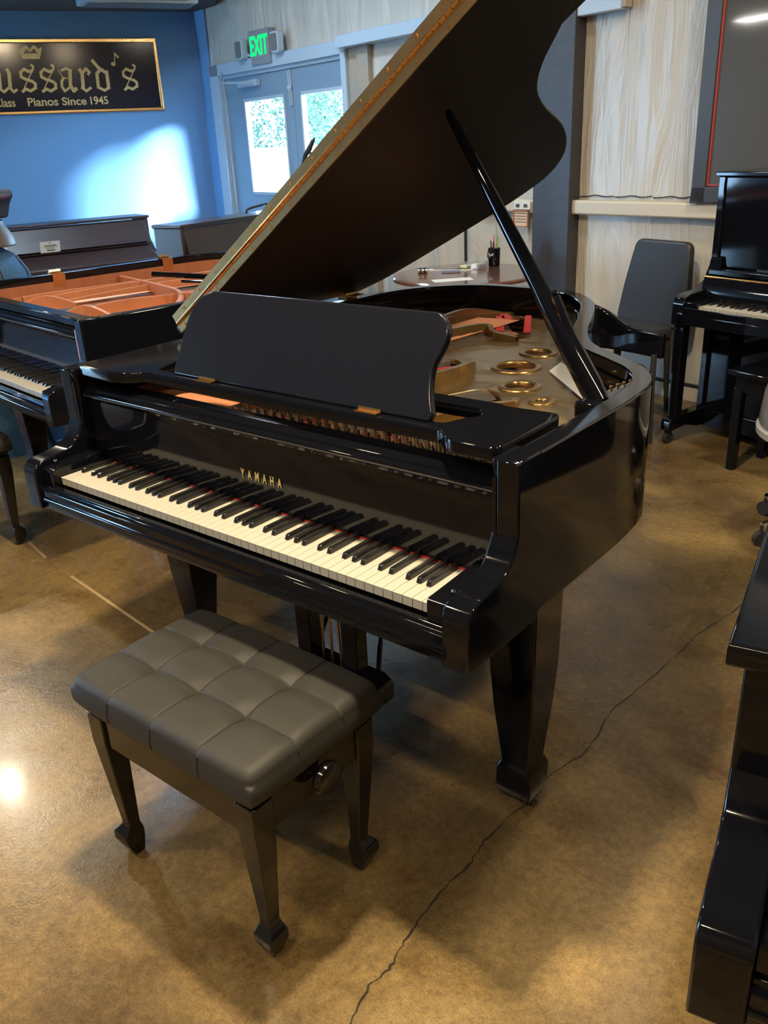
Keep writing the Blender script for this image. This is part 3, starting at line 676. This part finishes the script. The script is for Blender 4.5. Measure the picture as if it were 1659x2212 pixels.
# ---------------------------------------------------------------- piano shop sign on the blue wall
sg=thing('wall_sign','navy framed sign with gold blackletter writing on the blue wall','sign'); left_wall_obj(sg)
b=B(); b.box(-2.75,-.447,-.028,-.004,1.93,2.51); face=b.obj('sign_panel',M['signface'],sg)
b=B()
for q in ((-2.77,-.432,1.915,1.94),(-2.77,-.432,2.50,2.525),(-.457,-.432,1.915,2.525),(-2.77,-2.745,1.915,2.525)): b.box(q[0],q[1],-.045,-.002,q[2],q[3])
b.obj('sign_frame',M['brass'],sg,bev=.006,seg=3)
b=B()
def stroke(w,pts,y0,y1,ext=.25):
    for i in range(len(pts)-1):
        a=Vector((-pts[i][0],pts[i][1])); c=Vector((-pts[i+1][0],pts[i+1][1])); t=(c-a).normalized(); n=Vector((-t.y,t.x))*w/2
        if w>.012: a=a-t*w*ext; c=c+t*w*ext
        b.prism([tuple(a-n),tuple(c-n),tuple(c+n),tuple(a+n)],(y0-.0002*(i%3),y1),'y')
for i0,i1 in ((0,6),(6,12),(12,18),(18,22),(22,28),(28,33),(33,37)):
    b=B()
    for w,pts in STR[i0:i1]: stroke(w,pts,-.033,-.028)
    if b.b.verts: b.obj('blackletter_letter',M['signgold'],face,smooth=False)
me=curve_mesh([[(-p[0],p[1]) for p in q] for q in CROWN],.0025); xf(me,Matrix.Translation((0,-.0305,0))@Matrix.Rotation(PI/2,4,'X')); link('crown_emblem',me,M['signgold'],face,smooth=False)
b=B(); b.prism([(-p[0],p[1]) for p in [(0.8286,2.4199),(0.7909,2.382),(0.7983,2.3644),(0.8274,2.3904)]],(-.033,-.028),'y'); b.prism([(-.8523+.021*math.cos(a*PI/8),2.32+.017*math.sin(a*PI/8)) for a in range(16)],(-.033,-.028),'y')
for w,pts in STR[37:]: stroke(w,pts,-.033,-.028)
b.obj('note_emblem',M['signgold'],face,smooth=False)
for wd,x1,sz,xs in (('Class',-1.787,.100,.86),('Pianos',-1.408,.100,1.07),('Since',-1.152,.094,1.14),('1945',-.949,.094,.98)):
    me=text_mesh(wd,sz,.002,xs,1.,.0020,'RIGHT'); xf(me,Matrix.Translation((x1,-.030,1.981))@Matrix.Rotation(PI/2,4,'X')); link('tagline_lettering',me,M['signgold'],face,smooth=False)
# ---------------------------------------------------------------- things on the back wall
def bthing(name,label,cat): return wall_back_obj(thing(name,label,cat))
t=bthing('framed_board','large black framed dark glass board with a red inner line hung above the wall rail','board')
b=B(); 
for q in ((.085,.170,1.135,3.0),(.085,1.9,1.135,1.215),(1.82,1.9,1.135,3.0),(.085,1.9,2.92,3.0)): b.box(q[0],q[1],-.10,-.06,q[2],q[3])
b.obj('board_frame',M['black_frame'],t,bev=.004)
b=B(); b.box(.15,1.84,-.085,-.065,1.2,2.95); b.obj('board_glass',M['boardglass'],t)
b=B(); b.box(.172,.180,-.094,-.085,1.22,2.9); b.box(.172,1.8,-.094,-.085,1.22,1.228); b.obj('red_line',M['red_paint'],t)
t=bthing('framed_notice','small framed orange and white notice on the wall left of the dark column','notice')
b=B(); 
for q in ((-1.265,-1.258,.955,1.062),(-1.137,-1.13,.955,1.062),(-1.265,-1.13,.955,.962),(-1.265,-1.13,1.055,1.062)): b.box(q[0],q[1],-.085,-.072,q[2],q[3])
b.obj('notice_frame',mat('copper_brown_frame',(.45,.2,.1),.4),t)
b=B(); b.box(-1.26,-1.135,-.078,-.072,.96,1.06); sh=b.obj('notice_sheet',mat('pale_orange_sheet',(.75,.55,.42),.6),t)
b=B()
for i in range(4): b.box(-1.25,-1.15,-.080,-.078,1.04-.018*i,1.043-.018*i)
b.obj('printed_lines',M['ink'],sh)
t=bthing('wall_outlet','white double outlet box on the wall rail left of the dark column','outlet')
b=B(); b.box(-1.255,-1.11,-.085,-.07,1.065,1.115); p=b.obj('cover_plate',M['white_paper'],t,bev=.003)
for x in (-1.235,-1.165):
    b=B(); b.box(x,x+.03,-.088,-.085,1.08,1.10); b.obj('socket',M['ink'],p)
t=bthing('junction_box','pale grey metal box high on the film wall beside the column','box')
b=B(); b.box(-.78,-.46,-.09,-.03,2.13,2.6); q=b.obj('box_body',M['frame'],t,bev=.006)
b=B(); b.box(-.46,-.435,-.085,-.03,2.14,2.6); b.obj('box_flange',M['rust'],q)
# ceiling fixture seen at the top left
t=thing('ceiling_light','long pale ceiling light panel above the blue wall','light',(-4.72,4.42,2.76),66)
b=B(); b.box(-.75,.22,-.16,.16,-.07,0); q=b.obj('fixture_body',M['frame'],t,bev=.01)
b=B(); b.box(-.70,.18,-.13,.13,-.078,-.070); b.obj('diffuser',M['clear'],q,bev=.003)
# ================================================================ pianos
g1=grand('grand_piano','black grand piano with its lid propped open behind the tufted bench',dict(lid='open',desk=True,name=True),(0,0,0),0)
g2=grand('grand_piano','lidless black grand piano with a copper coloured plate by the blue wall',dict(plate='copper',lining='lining',ribs=True,bare_hinges=[(-.10,.68),(-.10,1.30)]),(-2.020,.600,0),-7)
g3=grand('grand_piano','black grand piano with closed lid cut off by the right edge of the picture',dict(lid='closed'),(1.962,-.372,0),10)
b1=bench('piano_bench','black tufted leather bench standing in front of the open grand piano',(.787,-.165,0),0)
b2=copy_tree(b1); place(b2,(-1.576,.353,0),-6); b2['label']='black bench at the left edge in front of the lidless grand piano'
b3=thing('piano_bench','plain flat topped black bench tucked under the tall upright piano','bench',(1.20,2.93,0),-17)
b=B(); b.box(-.36,.36,-.165,.165,.46,.485); b.obj('bench_lid',M['black'],b3,bev=.006)
b=B(); b.box(-.33,.33,-.135,.135,.38,.459); b.obj('seat_box',M['black'],b3,bev=.003)
for sx in (-1,1):
    for sy in (-1,1):
        b=B(); b.prism([(sx*.31-.022,.40),(sx*.31+.022,.40),(sx*.31+.018,0),(sx*.31-.018,0)],(sy*.12-.02,sy*.12+.02),'y'); b.obj('leg',M['black'],b3,bev=.003)
u1=upright('upright_piano','tall black upright piano with its keys showing below the framed board',(.44,3.1,0),-17,W=1.5,H=1.29,keys=True,zk=.72,slant=-.015)
u2=upright('upright_piano','dark brown upright piano with a price tag against the blue wall',(-4.76,2.36,0),75,W=1.45,H=1.0,mm='walnut',zk=.66,slant=.10,dep=.60,fd=.30)
u3=upright('upright_piano','dark console piano with framed front panels beside the double doors',(-2.28,2.57,0),97,W=1.48,H=1.07,mm='console',zk=.62,slant=.05,dep=.54,fd=.30)
b=B(); 
for x0,x1 in ((.10,.62),(.70,1.38)):
    b.prism([(.27,.84),(.27,.86),(.275,.86),(.275,.84)],(x0,x1),'x')
b.obj('panel_moulding',M['console'],u3)
b=B(); b.prism([(.245,.80),(.262,.93),(.272,.93),(.255,.80)],(.74,1.34),'x'); b.obj('desk_panel',M['tan_panel'],u3,bev=.004)
# price tag on the brown upright
t=tag(None or thing('price_tag','x','tag'),'white price card with printed lines leaning on the brown upright piano','tag'); place(t,(-4.45,2.62,.842),75)
b=B(); b.prism([(-.0,0),(-.028,.085),(-.030,.085),(-.002,0)],(0,.155),'x'); c=b.obj('card',M['white_paper'],t)
b=B()
for z,x0,x1 in ((.072,.070,.085),(.055,.035,.125),(.047,.03,.13),(.033,.045,.11),(.018,.05,.115),(.014,.05,.115)): 
    y=-.0005-z*.33; b.box(x0,x1,y-.0032,y-.0018,z,z+.003)
b.obj('printed_lines',M['ink'],c)
# small card lying in the open grand and keyboard tools
t=thing('paper_card','narrow white card leaning inside the open grand piano beside the prop stick','card',(.985,.945,.892),-45)
b=B(); b.prism([(-.15,0),(.16,.0),(.17,.045),(-.14,.040)],(0,.0012),'z'); c=b.obj('card_sheet',M['white_paper'],t); c.rotation_euler=(R(40),0,0)
# ================================================================ far left stack
t=thing('moving_blanket','rounded blue quilted blanket bundle behind the lidless grand piano','blanket',(-2.85,1.30,0))
b=B(); prof=[(.46,0),(.42,.10),(.36,.35),(.31,.65),(.285,.85),(.265,.95),(.22,1.03),(.15,1.075),(0,1.085)]; n=40; rings=[]
for r,z in prof: rings.append([b.b.verts.new((r*(1+.035*math.sin(k*2*PI/n*8)*(1-z/1.3))*math.cos(k*2*PI/n),r*(1+.035*math.sin(k*2*PI/n*8)*(1-z/1.3))*math.sin(k*2*PI/n),z)) for k in range(n)] if r else None)
for i in range(len(prof)-2):
    for k in range(n): b.b.faces.new((rings[i][k],rings[i][(k+1)%n],rings[i+1][(k+1)%n],rings[i+1][k]))
b.b.faces.new(rings[-2]); b.b.faces.new(rings[0][::-1])
bl=b.obj('blanket_body',M['blanket'],t)
b=B()
for k in range(0,40,5): b.tube([(r*1.01*math.cos(k*2*PI/n),r*1.01*math.sin(k*2*PI/n),z) for r,z in prof[:-2]],.004,6)
b.obj('quilt_seam',M['navy_cloth'],bl)
t=tag(B().lathe([(.0,0),(.235,.0),(.225,.05),(.195,.10),(.185,.135),(0,.14)],(0,0,0),32).obj('wrapped_roll',M['tan_wrap'],bev=.006),'tan plastic wrapped roll sitting on the blue blanket bundle','roll'); t.location=(-2.85,1.30,1.086)
b=B(); b.prism(rounded([(-.20,0),(.175,0),(.20,.07),(.235,.12),(.215,.155),(.14,.145),(-.22,.15)],.02),(-.14,.14),'y')
t=b.obj('cushion',M['navy_cloth'],bev=.02,seg=3); place(t,(-2.85,1.30,1.227),30); tag(t,'dark navy cushion on top of the tan roll','cushion')
b=B(); b.tube([(.222,-.10,.115),(.235,0,.11),(.222,.10,.115)],.014,8); b.obj('maroon_piping',M['maroon'],t)
t=B().prism(rounded([(-.55,-.25),(.1,-.35),(.55,-.2),(.5,.2),(-.1,.3),(-.6,.2)],.1),(0,.035),'z').obj('floor_blanket',M['blanket'],bev=.012); place(t,(-2.55,1.62,.001),10); tag(t,'blue moving blanket spread on the floor under the lidless grand piano','blanket')
# things on the console piano
t=thing('cable_coil','dark looped cable lying on top of the console piano','cable',(-2.83,3.52,1.0925),97)
b=B(); b.tube([(-.20+.40*math.sin(PI*k/14)*.0+.028*k,.03*math.sin(k*.9),.008+.045*math.sin(PI*k/14)) for k in range(15)],.008,8); b.obj('cable_loop',M['dark'],t)
t=thing('wire_basket','low dark wire basket holding a pale bottle on the console piano','basket',(-2.86,3.98,1.0925),97)
b=B(); 
for z,k in ((.0,1.),(.055,1.1)): 
    q=rounded([(-.14*k,-.07*k),(.14*k,-.07*k),(.14*k,.07*k),(-.14*k,.07*k)],.03); b.tube([(x,y,z+.004) for x,y in q+[q[0]]],.005 if z==0 else .010,6)
for i in range(9):
    x=-.13+i*.0325
    for s in (-1,1): b.tube([(x,s*.07,.004),(x*1.1,s*.077,.058)],.0025,5)
b.obj('basket_wires',M['dark'],t)
b=B(); b.lathe([(0,0),(.022,0),(.024,.01),(.024,.05),(.01,.065),(.01,.075),(0,.075)],(-.05,0,.008),16); t=b.obj('small_bottle',M['white_paper']); place(t,(-2.86,3.98,1.0935),97); tag(t,'small pale bottle inside the dark wire basket','bottle')
# red handled thing seen over the lid edge, by the doors
t=thing('garment_stand','slim dark stand with a curved top hook in front of the right door','stand',(-3.02,4.20,0))
b=B(); b.tube([(0,0,.03),(0,0,1.38)],.012,8); b.obj('pole',M['dark'],t)
b=B(); b.lathe([(0,0),(.17,0),(.16,.02),(.03,.035),(0,.035)],(0,0,0),24); b.obj('base',M['dark'],t)
b=B(); P=[(-.03,.0,1.30),(-.035,0,1.38),(.0,0,1.45),(.05,0,1.50),(.09,0,1.55),(.115,0,1.575)]; b.tube(P,[.012,.015,.018,.022,.014,.005],8); b.tube([(.02,0,1.38),(.06,0,1.43),(.05,0,1.50)],.010,8); b.obj('hook',M['dark'],t)
b=B(); b.tube([(-.03,0,1.29),(-.037,0,1.36)],.02,8); b.obj('hook_tip',mat('lilac_plastic',(.3,.22,.45),.5),t)
# ================================================================ round table and what lies on it
TC=(-1.05,3.50)
t=thing('round_table','round brown wooden table in front of the white film wall','table',(*TC,0))
b=B(); b.lathe([(0,.708),(.43,.708),(.455,.716),(.458,.732),(.450,.740),(0,.740)],(0,0,0),64); b.obj('tabletop',M['mahogany'],t)
b=B(); b.lathe([(.05,.03),(.06,.12),(.045,.20),(.055,.40),(.04,.66),(.10,.708)],(0,0,0),24); b.obj('pedestal',M['mahogany'],t)
for k in range(4):
    b=B(); b.prism([(.03,.05),(.03,.15),(.18,.09),(.34,.04),(.36,0),(.30,0)],(-.02,.02),'y'); o=b.obj('foot',M['mahogany'],t,bev=.005); o.rotation_euler=(0,0,k*PI/2+.4)
t=B().box(-.12,.12,-.055,.055,0,.0008).obj('paper_sheet',M['white_paper'],smooth=False); place(t,(-.965,3.235,.7402),48); tag(t,'blank white sheet of paper on the near side of the round table','paper')
t=thing('pen_mug','black handled mug full of pens on the round table','mug',(-1.045,3.83,.7401),-20)
b=B(); b.lathe([(0,0),(.034,0),(.037,.006),(.040,.115),(.036,.115),(.033,.01),(0,.008)],(0,0,0),28); c=b.obj('mug_body',M['black'],t)
b=B(); b.tube([(-.036,0,.095),(-.062,0,.088),(-.066,0,.055),(-.05,0,.03),(-.036,0,.025)],.005,8); b.obj('handle',M['black'],c)
b=B(); P=[(.039*math.cos(R(-100+8*k)),.039*math.sin(R(-100+8*k)),.075+.008*math.sin(k*2.1)) for k in range(8)]; b.tube([(x*1.02,y*1.02,z) for x,y,z in P],.0016,5); P=[(x*1.02,y*1.02,z+.008*math.cos(i)) for i,(x,y,z) in enumerate(P)]; b.tube(P,.0016,5); b.obj('white_emblem',M['white_paper'],c)
pc=[('black pen with dark cap leaning left in the mug',(.02,.02,.02)),('orange pencil standing upright in the mug',(.7,.22,.08)),('black marker in the middle of the mug',(.03,.03,.03)),('light blue pen leaning right in the mug',(.2,.5,.7)),('tan pencil leaning right in the mug',(.6,.4,.22)),('green pen leaning far right in the mug',(.3,.5,.12)),('short dark pen leaning slightly left at the mug rim',(.03,.03,.05))]
for i,(lb,cc) in enumerate(pc):
    a=(-.030+.009*i); lean=(-.35,-.08,.02,.25,.42,.44,-.15)[i]; ln=(.155,.185,.15,.17,.165,.185,.15)[i]
    b=B(); b.tube([(0,0,0),(0,0,ln*.92),(0,0,ln)],[.0042,.0042,.0018],8); o=b.obj('pen',mat('pen_colour',cc,.4)); 
    r=R(-20); o.location=(-1.045+a*.30*math.cos(r),3.83+a*.30*math.sin(r)+(.008 if i%2 else -.008),.749); o.rotation_euler=(0,lean*.38,r); tag(o,lb,'pen','pens in the black mug')
t=thing('desk_organizer','clear plastic tray of cards beside the black mug','organizer',(-1.13,3.70,.7401),-10)
b=B(); b.box(-.08,.09,-.05,.05,0,.004); b.box(-.08,.09,.046,.05,0,.05); b.box(-.08,-.076,-.05,.05,0,.035); b.box(.086,.09,-.05,.05,0,.05); b.box(-.0,.004,-.05,.05,0,.045); b.obj('clear_tray',M['clear'],t)
b=B(); b.box(-.07,-.005,-.04,.04,.005,.018); b.box(.01,.08,-.03,.04,.005,.030); b.obj('card_stack',M['white_paper'],t,bev=.001)
b=B(); b.box(-.06,.0,-.047,-.043,.0045,.016); b.obj('yellow_note',mat('yellow_note',(.7,.75,.15),.6),t)
t=thing('brochure','black and white piano shaped brochure on the round table','paper',(-1.22,3.62,.7402),20)
b=B(); b.prism(spline([(-.16,-.02),(-.13,-.06),(.0,-.05),(.12,-.055),(.13,.01),(.08,.05),(.04,.06),(-.02,.02),(-.10,.0)],4,True),(0,.004),'z'); c=b.obj('sheet',M['white_paper'],t)
b=B(); b.prism(spline([(-.13,-.022),(-.11,-.045),(.0,-.035),(.10,-.035),(.11,.005),(.07,.035),(.03,.03),(-.02,.0),(-.09,-.012)],4,True),(.004,.0052),'z'); b.obj('printed_shape',M['ink'],c)
t=B().box(-.06,.06,-.045,.045,0,.006).obj('notepad',varied('purple_notepad',(.12,.11,.2),(.2,.18,.28),30,.5),bev=.001); place(t,(-1.16,3.50,.7402),38); tag(t,'small dark notepad in front of the piano shaped brochure','notepad')
t=thing('tape_roll','small grey and black striped roll at the left end of the table','roll',(-1.30,3.39,.7401),35)
b=B(); b.tube([(-.03,0,.018),(.03,0,.018)],.018,18); b.obj('roll_body',M['chrome'],t)
b=B(); b.tube([(-.018,0,.018),(-.008,0,.018)],.0187,18); b.tube([(.008,0,.018),(.018,0,.018)],.0187,18); b.obj('black_band',M['dark'],t)
t=thing('floor_lamp','thin black lamp pole standing between the round table and the wall','lamp',(-1.46,4.12,0))
b=B(); b.lathe([(0,0),(.13,0),(.12,.02),(.02,.03),(0,.03)],(0,0,0),28); b.obj('base',M['dark'],t)
b=B(); b.tube([(0,0,.02),(0,0,1.12)],.011,10); b.obj('pole',M['dark'],t)
# ================================================================ chairs
CH=M['chair_leather']
t=thing('side_chair','tall high backed dark grey chair standing against the film wall','chair',(-.02,3.52,0),-20)
b=B(); b.prism(rounded([(-.245,.47),(.255,.47),(.255,.70),(.225,.945),(-.165,.945),(-.215,.70)],.05,6),(-.02,.03),'y'); o=b.obj('backrest',CH,t,bev=.016,seg=3); o.rotation_euler=(R(-6),0,0); o.location=(0,.19,.0)
b=B(); b.prism(rounded([(-.23,-.24),(.23,-.24),(.22,.22),(-.22,.22)],.05),(.43,.49),'z'); b.obj('seat',CH,t,bev=.018,seg=3)
for sx in (-1,1):
    for sy in (-1,1):
        b=B(); b.tube([(sx*.19,sy*.19,.435),(sx*.205,sy*.215,0)],[.019,.013],8); b.obj('leg',M['dark'],t)
t=thing('armchair','black curved back armchair between the open grand piano and the high backed chair','chair',(.14,2.86,0),75); t.scale=(.86,.86,.9)
b=B(); prof=rounded([(-.27,-.22),(.27,-.22),(.27,.24),(-.27,.24)],.08); b.prism(prof,(.36,.47),'z'); b.obj('seat',CH,t,bev=.025,seg=3)
b=B(); P=spline([(-.30,-.26),(-.31,.0),(-.27,.22),(0,.31),(.27,.22),(.31,.0),(.30,-.26)],6); n=len(P); V=[]
for i,p in enumerate(P):
    k=i/(n-1); top=.64+.17*math.sin(PI*min(1,max(0,(k-.15)/.7)))**1.3; q=offs(P,.045)[i]; V.append([b.b.verts.new((p[0],p[1],.50)),b.b.verts.new((p[0],p[1],top)),b.b.verts.new((q[0],q[1],top)),b.b.verts.new((q[0],q[1],.50))])
for i in range(n-1):
    for k in range(4): b.b.faces.new((V[i][k],V[i+1][k],V[i+1][(k+1)%4],V[i][(k+1)%4]))
b.b.faces.new(V[0]); b.b.faces.new(V[-1][::-1]); b.obj('curved_back',M['black'],t,bev=.014,seg=3)
for x,y in ((-.29,-.22),(.29,-.22),(-.24,.22),(.24,.22)):
    b=B(); b.tube([(x,y,.52),(x*1.0,y*1.0,.30),(x*1.04,y*1.06,0)],[.017,.019,.013],8); b.obj('leg',M['dark'],t)
t=thing('office_chair','grey plastic wrapped swivel chair with chrome base at the right edge','chair',(1.41,2.34,0),0)
b=B(); b.lathe([(0,.38),(.22,.38),(.265,.41),(.285,.47),(.275,.58),(.25,.66),(.18,.70),(0,.70)],(0,0,0),40); o=b.obj('wrapped_seat',M['greywrap'],t)
b=B(); b.lathe([(.278,.42),(.290,.425),(.292,.45),(.283,.455)],(0,0,0),40); b.obj('wrap_band',mat('frosted_wrap_edge',(.38,.38,.38),.25),o)
b=B(); b.tube([(0,0,.10),(0,0,.41)],.028,14); b.obj('gas_column',M['chrome'],t)
for k in range(5):
    a=k*2*PI/5+R(158); b=B(); b.tube([(.03*math.cos(a),.03*math.sin(a),.135),(.27*math.cos(a),.27*math.sin(a),.085)],[.024,.012],8); ar=b.obj('base_arm',M['chrome'],t)
    b=B(); b.tube([(.27*math.cos(a)-.012*math.sin(a),.27*math.sin(a)+.012*math.cos(a),.03),(.27*math.cos(a)+.012*math.sin(a),.27*math.sin(a)-.012*math.cos(a),.03)],.03,14); b.tube([(.27*math.cos(a),.27*math.sin(a),.03),(.27*math.cos(a),.27*math.sin(a),.085)],.007,8); b.obj('caster',M['dark'],ar)
# ================================================================ outdoors
a=R(-13)
b=B(); b.quad((-30,.2,-.02),(6,.2,-.02),(6,26,-.02),(-40,26,-.02)); o=b.obj('parking_lot',M['lot'],smooth=False); wall_back_obj(struct(o))
t=thing('parked_car','white car body parked outside the glass doors','car',(0,0,0)); wall_back_obj(t)
b=B(); b.prism(rounded([(-12.3,.25),(-12.3,1.45),(-12.2,1.53),(-8.35,1.53),(-7.75,1.15),(-6.9,1.02),(-6.75,.6),(-6.8,.25)],.06),(2.9,4.7),'y'); c=b.obj('car_body',M['carwhite'],t,bev=.05,seg=3)
for s in (-11.3,-7.6):
    b=B(); b.tube([(s,2.86,.32),(s,3.06,.32)],.32,24); b.obj('wheel',M['dark'],t)
def tree(name,label,s,off,h,rad,n,seed):
    rr=random.Random(seed); t=thing(name,label,'tree',(0,0,0),0,'trees beyond the parking lot'); wall_back_obj(t)
    b=B(); 
    for k in range(n):
        a=rr.uniform(0,2*PI); e=rr.uniform(-1,1); q=rr.uniform(.55,1.)**.6*rad
        p=Vector((s+q*math.cos(a)*math.sqrt(1-e*e),off+q*math.sin(a)*math.sqrt(1-e*e)*.7,h+q*e*1.05))
        u=Vector((rr.uniform(-1,1),rr.uniform(-1,1),rr.uniform(-1,1))).normalized(); v=u.cross(Vector((rr.uniform(-1,1),rr.uniform(-1,1),rr.uniform(-1,1)))).normalized(); w=rr.uniform(.03,.075)
        b.quad(p-u*w,p+v*w*.6,p+u*w,p-v*w*.6)
    o=b.obj('foliage',M['leaf'],t,smooth=False)
    b=B(); b.tube([(s,off,0),(s+.05,off,h*.5),(s-.1,off,h+.2)],[.12,.09,.04],8)
    for k in range(5): a=k*1.3; b.tube([(s,off,h*.5+.1*k),(s+.6*math.cos(a),off+.4*math.sin(a),h*.7+.25*k)],[.045,.02],6)
    b.obj('trunk',M['bark'],t)
tree('leafy_tree','leafy green tree seen through the left glass door',-18.4,8.6,2.5,2.3,13000,3)
tree('leafy_tree','bright leafy tree filling the right glass door',-13.2,8.0,2.5,2.2,9500,5)
# ================================================================ light
def area(name,loc,size,power,col,tgt=None,sy=None):
    L=bpy.data.lights.new(name,'AREA'); L.energy=power; L.color=col; L.size=size
    if sy: L.shape='RECTANGLE'; L.size_y=sy
    o=bpy.data.objects.new(name,L); COL.objects.link(o); o.location=loc
    if tgt: o.rotation_euler=(Vector(tgt)-Vector(loc)).to_track_quat('-Z','Y').to_euler()
    return o
WARM=(1,.80,.52)
area('lamp_a',(.81,.20,3.3),.16,120,WARM)
area('lamp_b',(-4.05,1.19,3.2),.12,75,(1,.88,.68))
area('lamp_c',(1.6,2.3,3.5),.25,62,(1,.86,.66))
area('lamp_d',(1.5,-2.5,3.1),1.2,80,WARM,None,.07)
area('cool_fill',(-2.9,2.6,3.4),.5,70,(.62,.82,1))  # added cool fill that brightens the blue wall, no fixture behind it
area('lamp_h',(-4.25,-1.15,2.62),.5,30,(1,.95,.88),None,.22)
area('lamp_f',(3.3,.2,3.4),.3,60,WARM)
area('lamp_g',(-.6,-1.6,3.4),.25,60,WARM)
for s0,s1,z0,z1 in ((-4.83,-4.15,1.13,1.93),(-3.86,-3.22,1.13,1.93)):
    L=bpy.data.lights.new('daylight_portal','AREA'); L.shape='RECTANGLE'; L.size=s1-s0; L.size_y=z1-z0
    L.cycles.is_portal=True
    o=bpy.data.objects.new('daylight_portal',L); COL.objects.link(o)
    p=BK((s0+s1)/2,-.10,(z0+z1)/2); o.location=p; o.rotation_euler=(BK((s0+s1)/2,1,(z0+z1)/2)-p).to_track_quat('-Z','Z').to_euler()
S=bpy.data.lights.new('sun','SUN'); S.energy=120; S.angle=R(18); S.color=(.80,.93,1.)
o=bpy.data.objects.new('sun',S); COL.objects.link(o)
a=R(-13); tl=Vector((-math.cos(a),-math.sin(a),0)); ni=Vector((math.sin(a),-math.cos(a),0))
d=(tl*.86+ni*.34+Vector((0,0,-.25))).normalized(); o.rotation_euler=d.to_track_quat('-Z','Y').to_euler(); o.location=(2,12,6)
w=bpy.data.worlds.new('daylight'); SC.world=w; w.use_nodes=True
w.node_tree.nodes['Background'].inputs['Color'].default_value=(.36,.66,1.,1); w.node_tree.nodes['Background'].inputs['Strength'].default_value=26.
# ================================================================ camera
cx,cy,cz,yaw,pitch,roll,fpx=CAMV
r=Vector((math.cos(yaw),-math.sin(yaw),0)); f=Vector((math.sin(yaw)*math.cos(pitch),math.cos(yaw)*math.cos(pitch),-math.sin(pitch))); u=r.cross(f)
r2=r*math.cos(roll)+u*math.sin(roll); u2=-r*math.sin(roll)+u*math.cos(roll)
cam=bpy.data.cameras.new('camera'); co=bpy.data.objects.new('camera',cam); COL.objects.link(co)
m=Matrix.Identity(4)
for i in range(3): m[i][0]=r2[i]; m[i][1]=u2[i]; m[i][2]=-f[i]
m[0][3],m[1][3],m[2][3]=cx,cy,cz
co.matrix_world=m; cam.sensor_fit='VERTICAL'; cam.sensor_height=36; cam.lens=fpx*36/2212; cam.clip_start=.03
SC.camera=co
SC.view_settings.view_transform='Standard'; SC.view_settings.look='None'; SC.view_settings.exposure=0; SC.view_settings.gamma=1; SC.view_settings.use_curve_mapping=False
SC.cycles.max_bounces=8; SC.cycles.diffuse_bounces=4; SC.cycles.glossy_bounces=4; SC.cycles.transmission_bounces=5; SC.cycles.transparent_max_bounces=8
SC.cycles.caustics_reflective=False; SC.cycles.caustics_refractive=False; SC.cycles.sample_clamp_indirect=6
SC.cycles.use_denoising=True
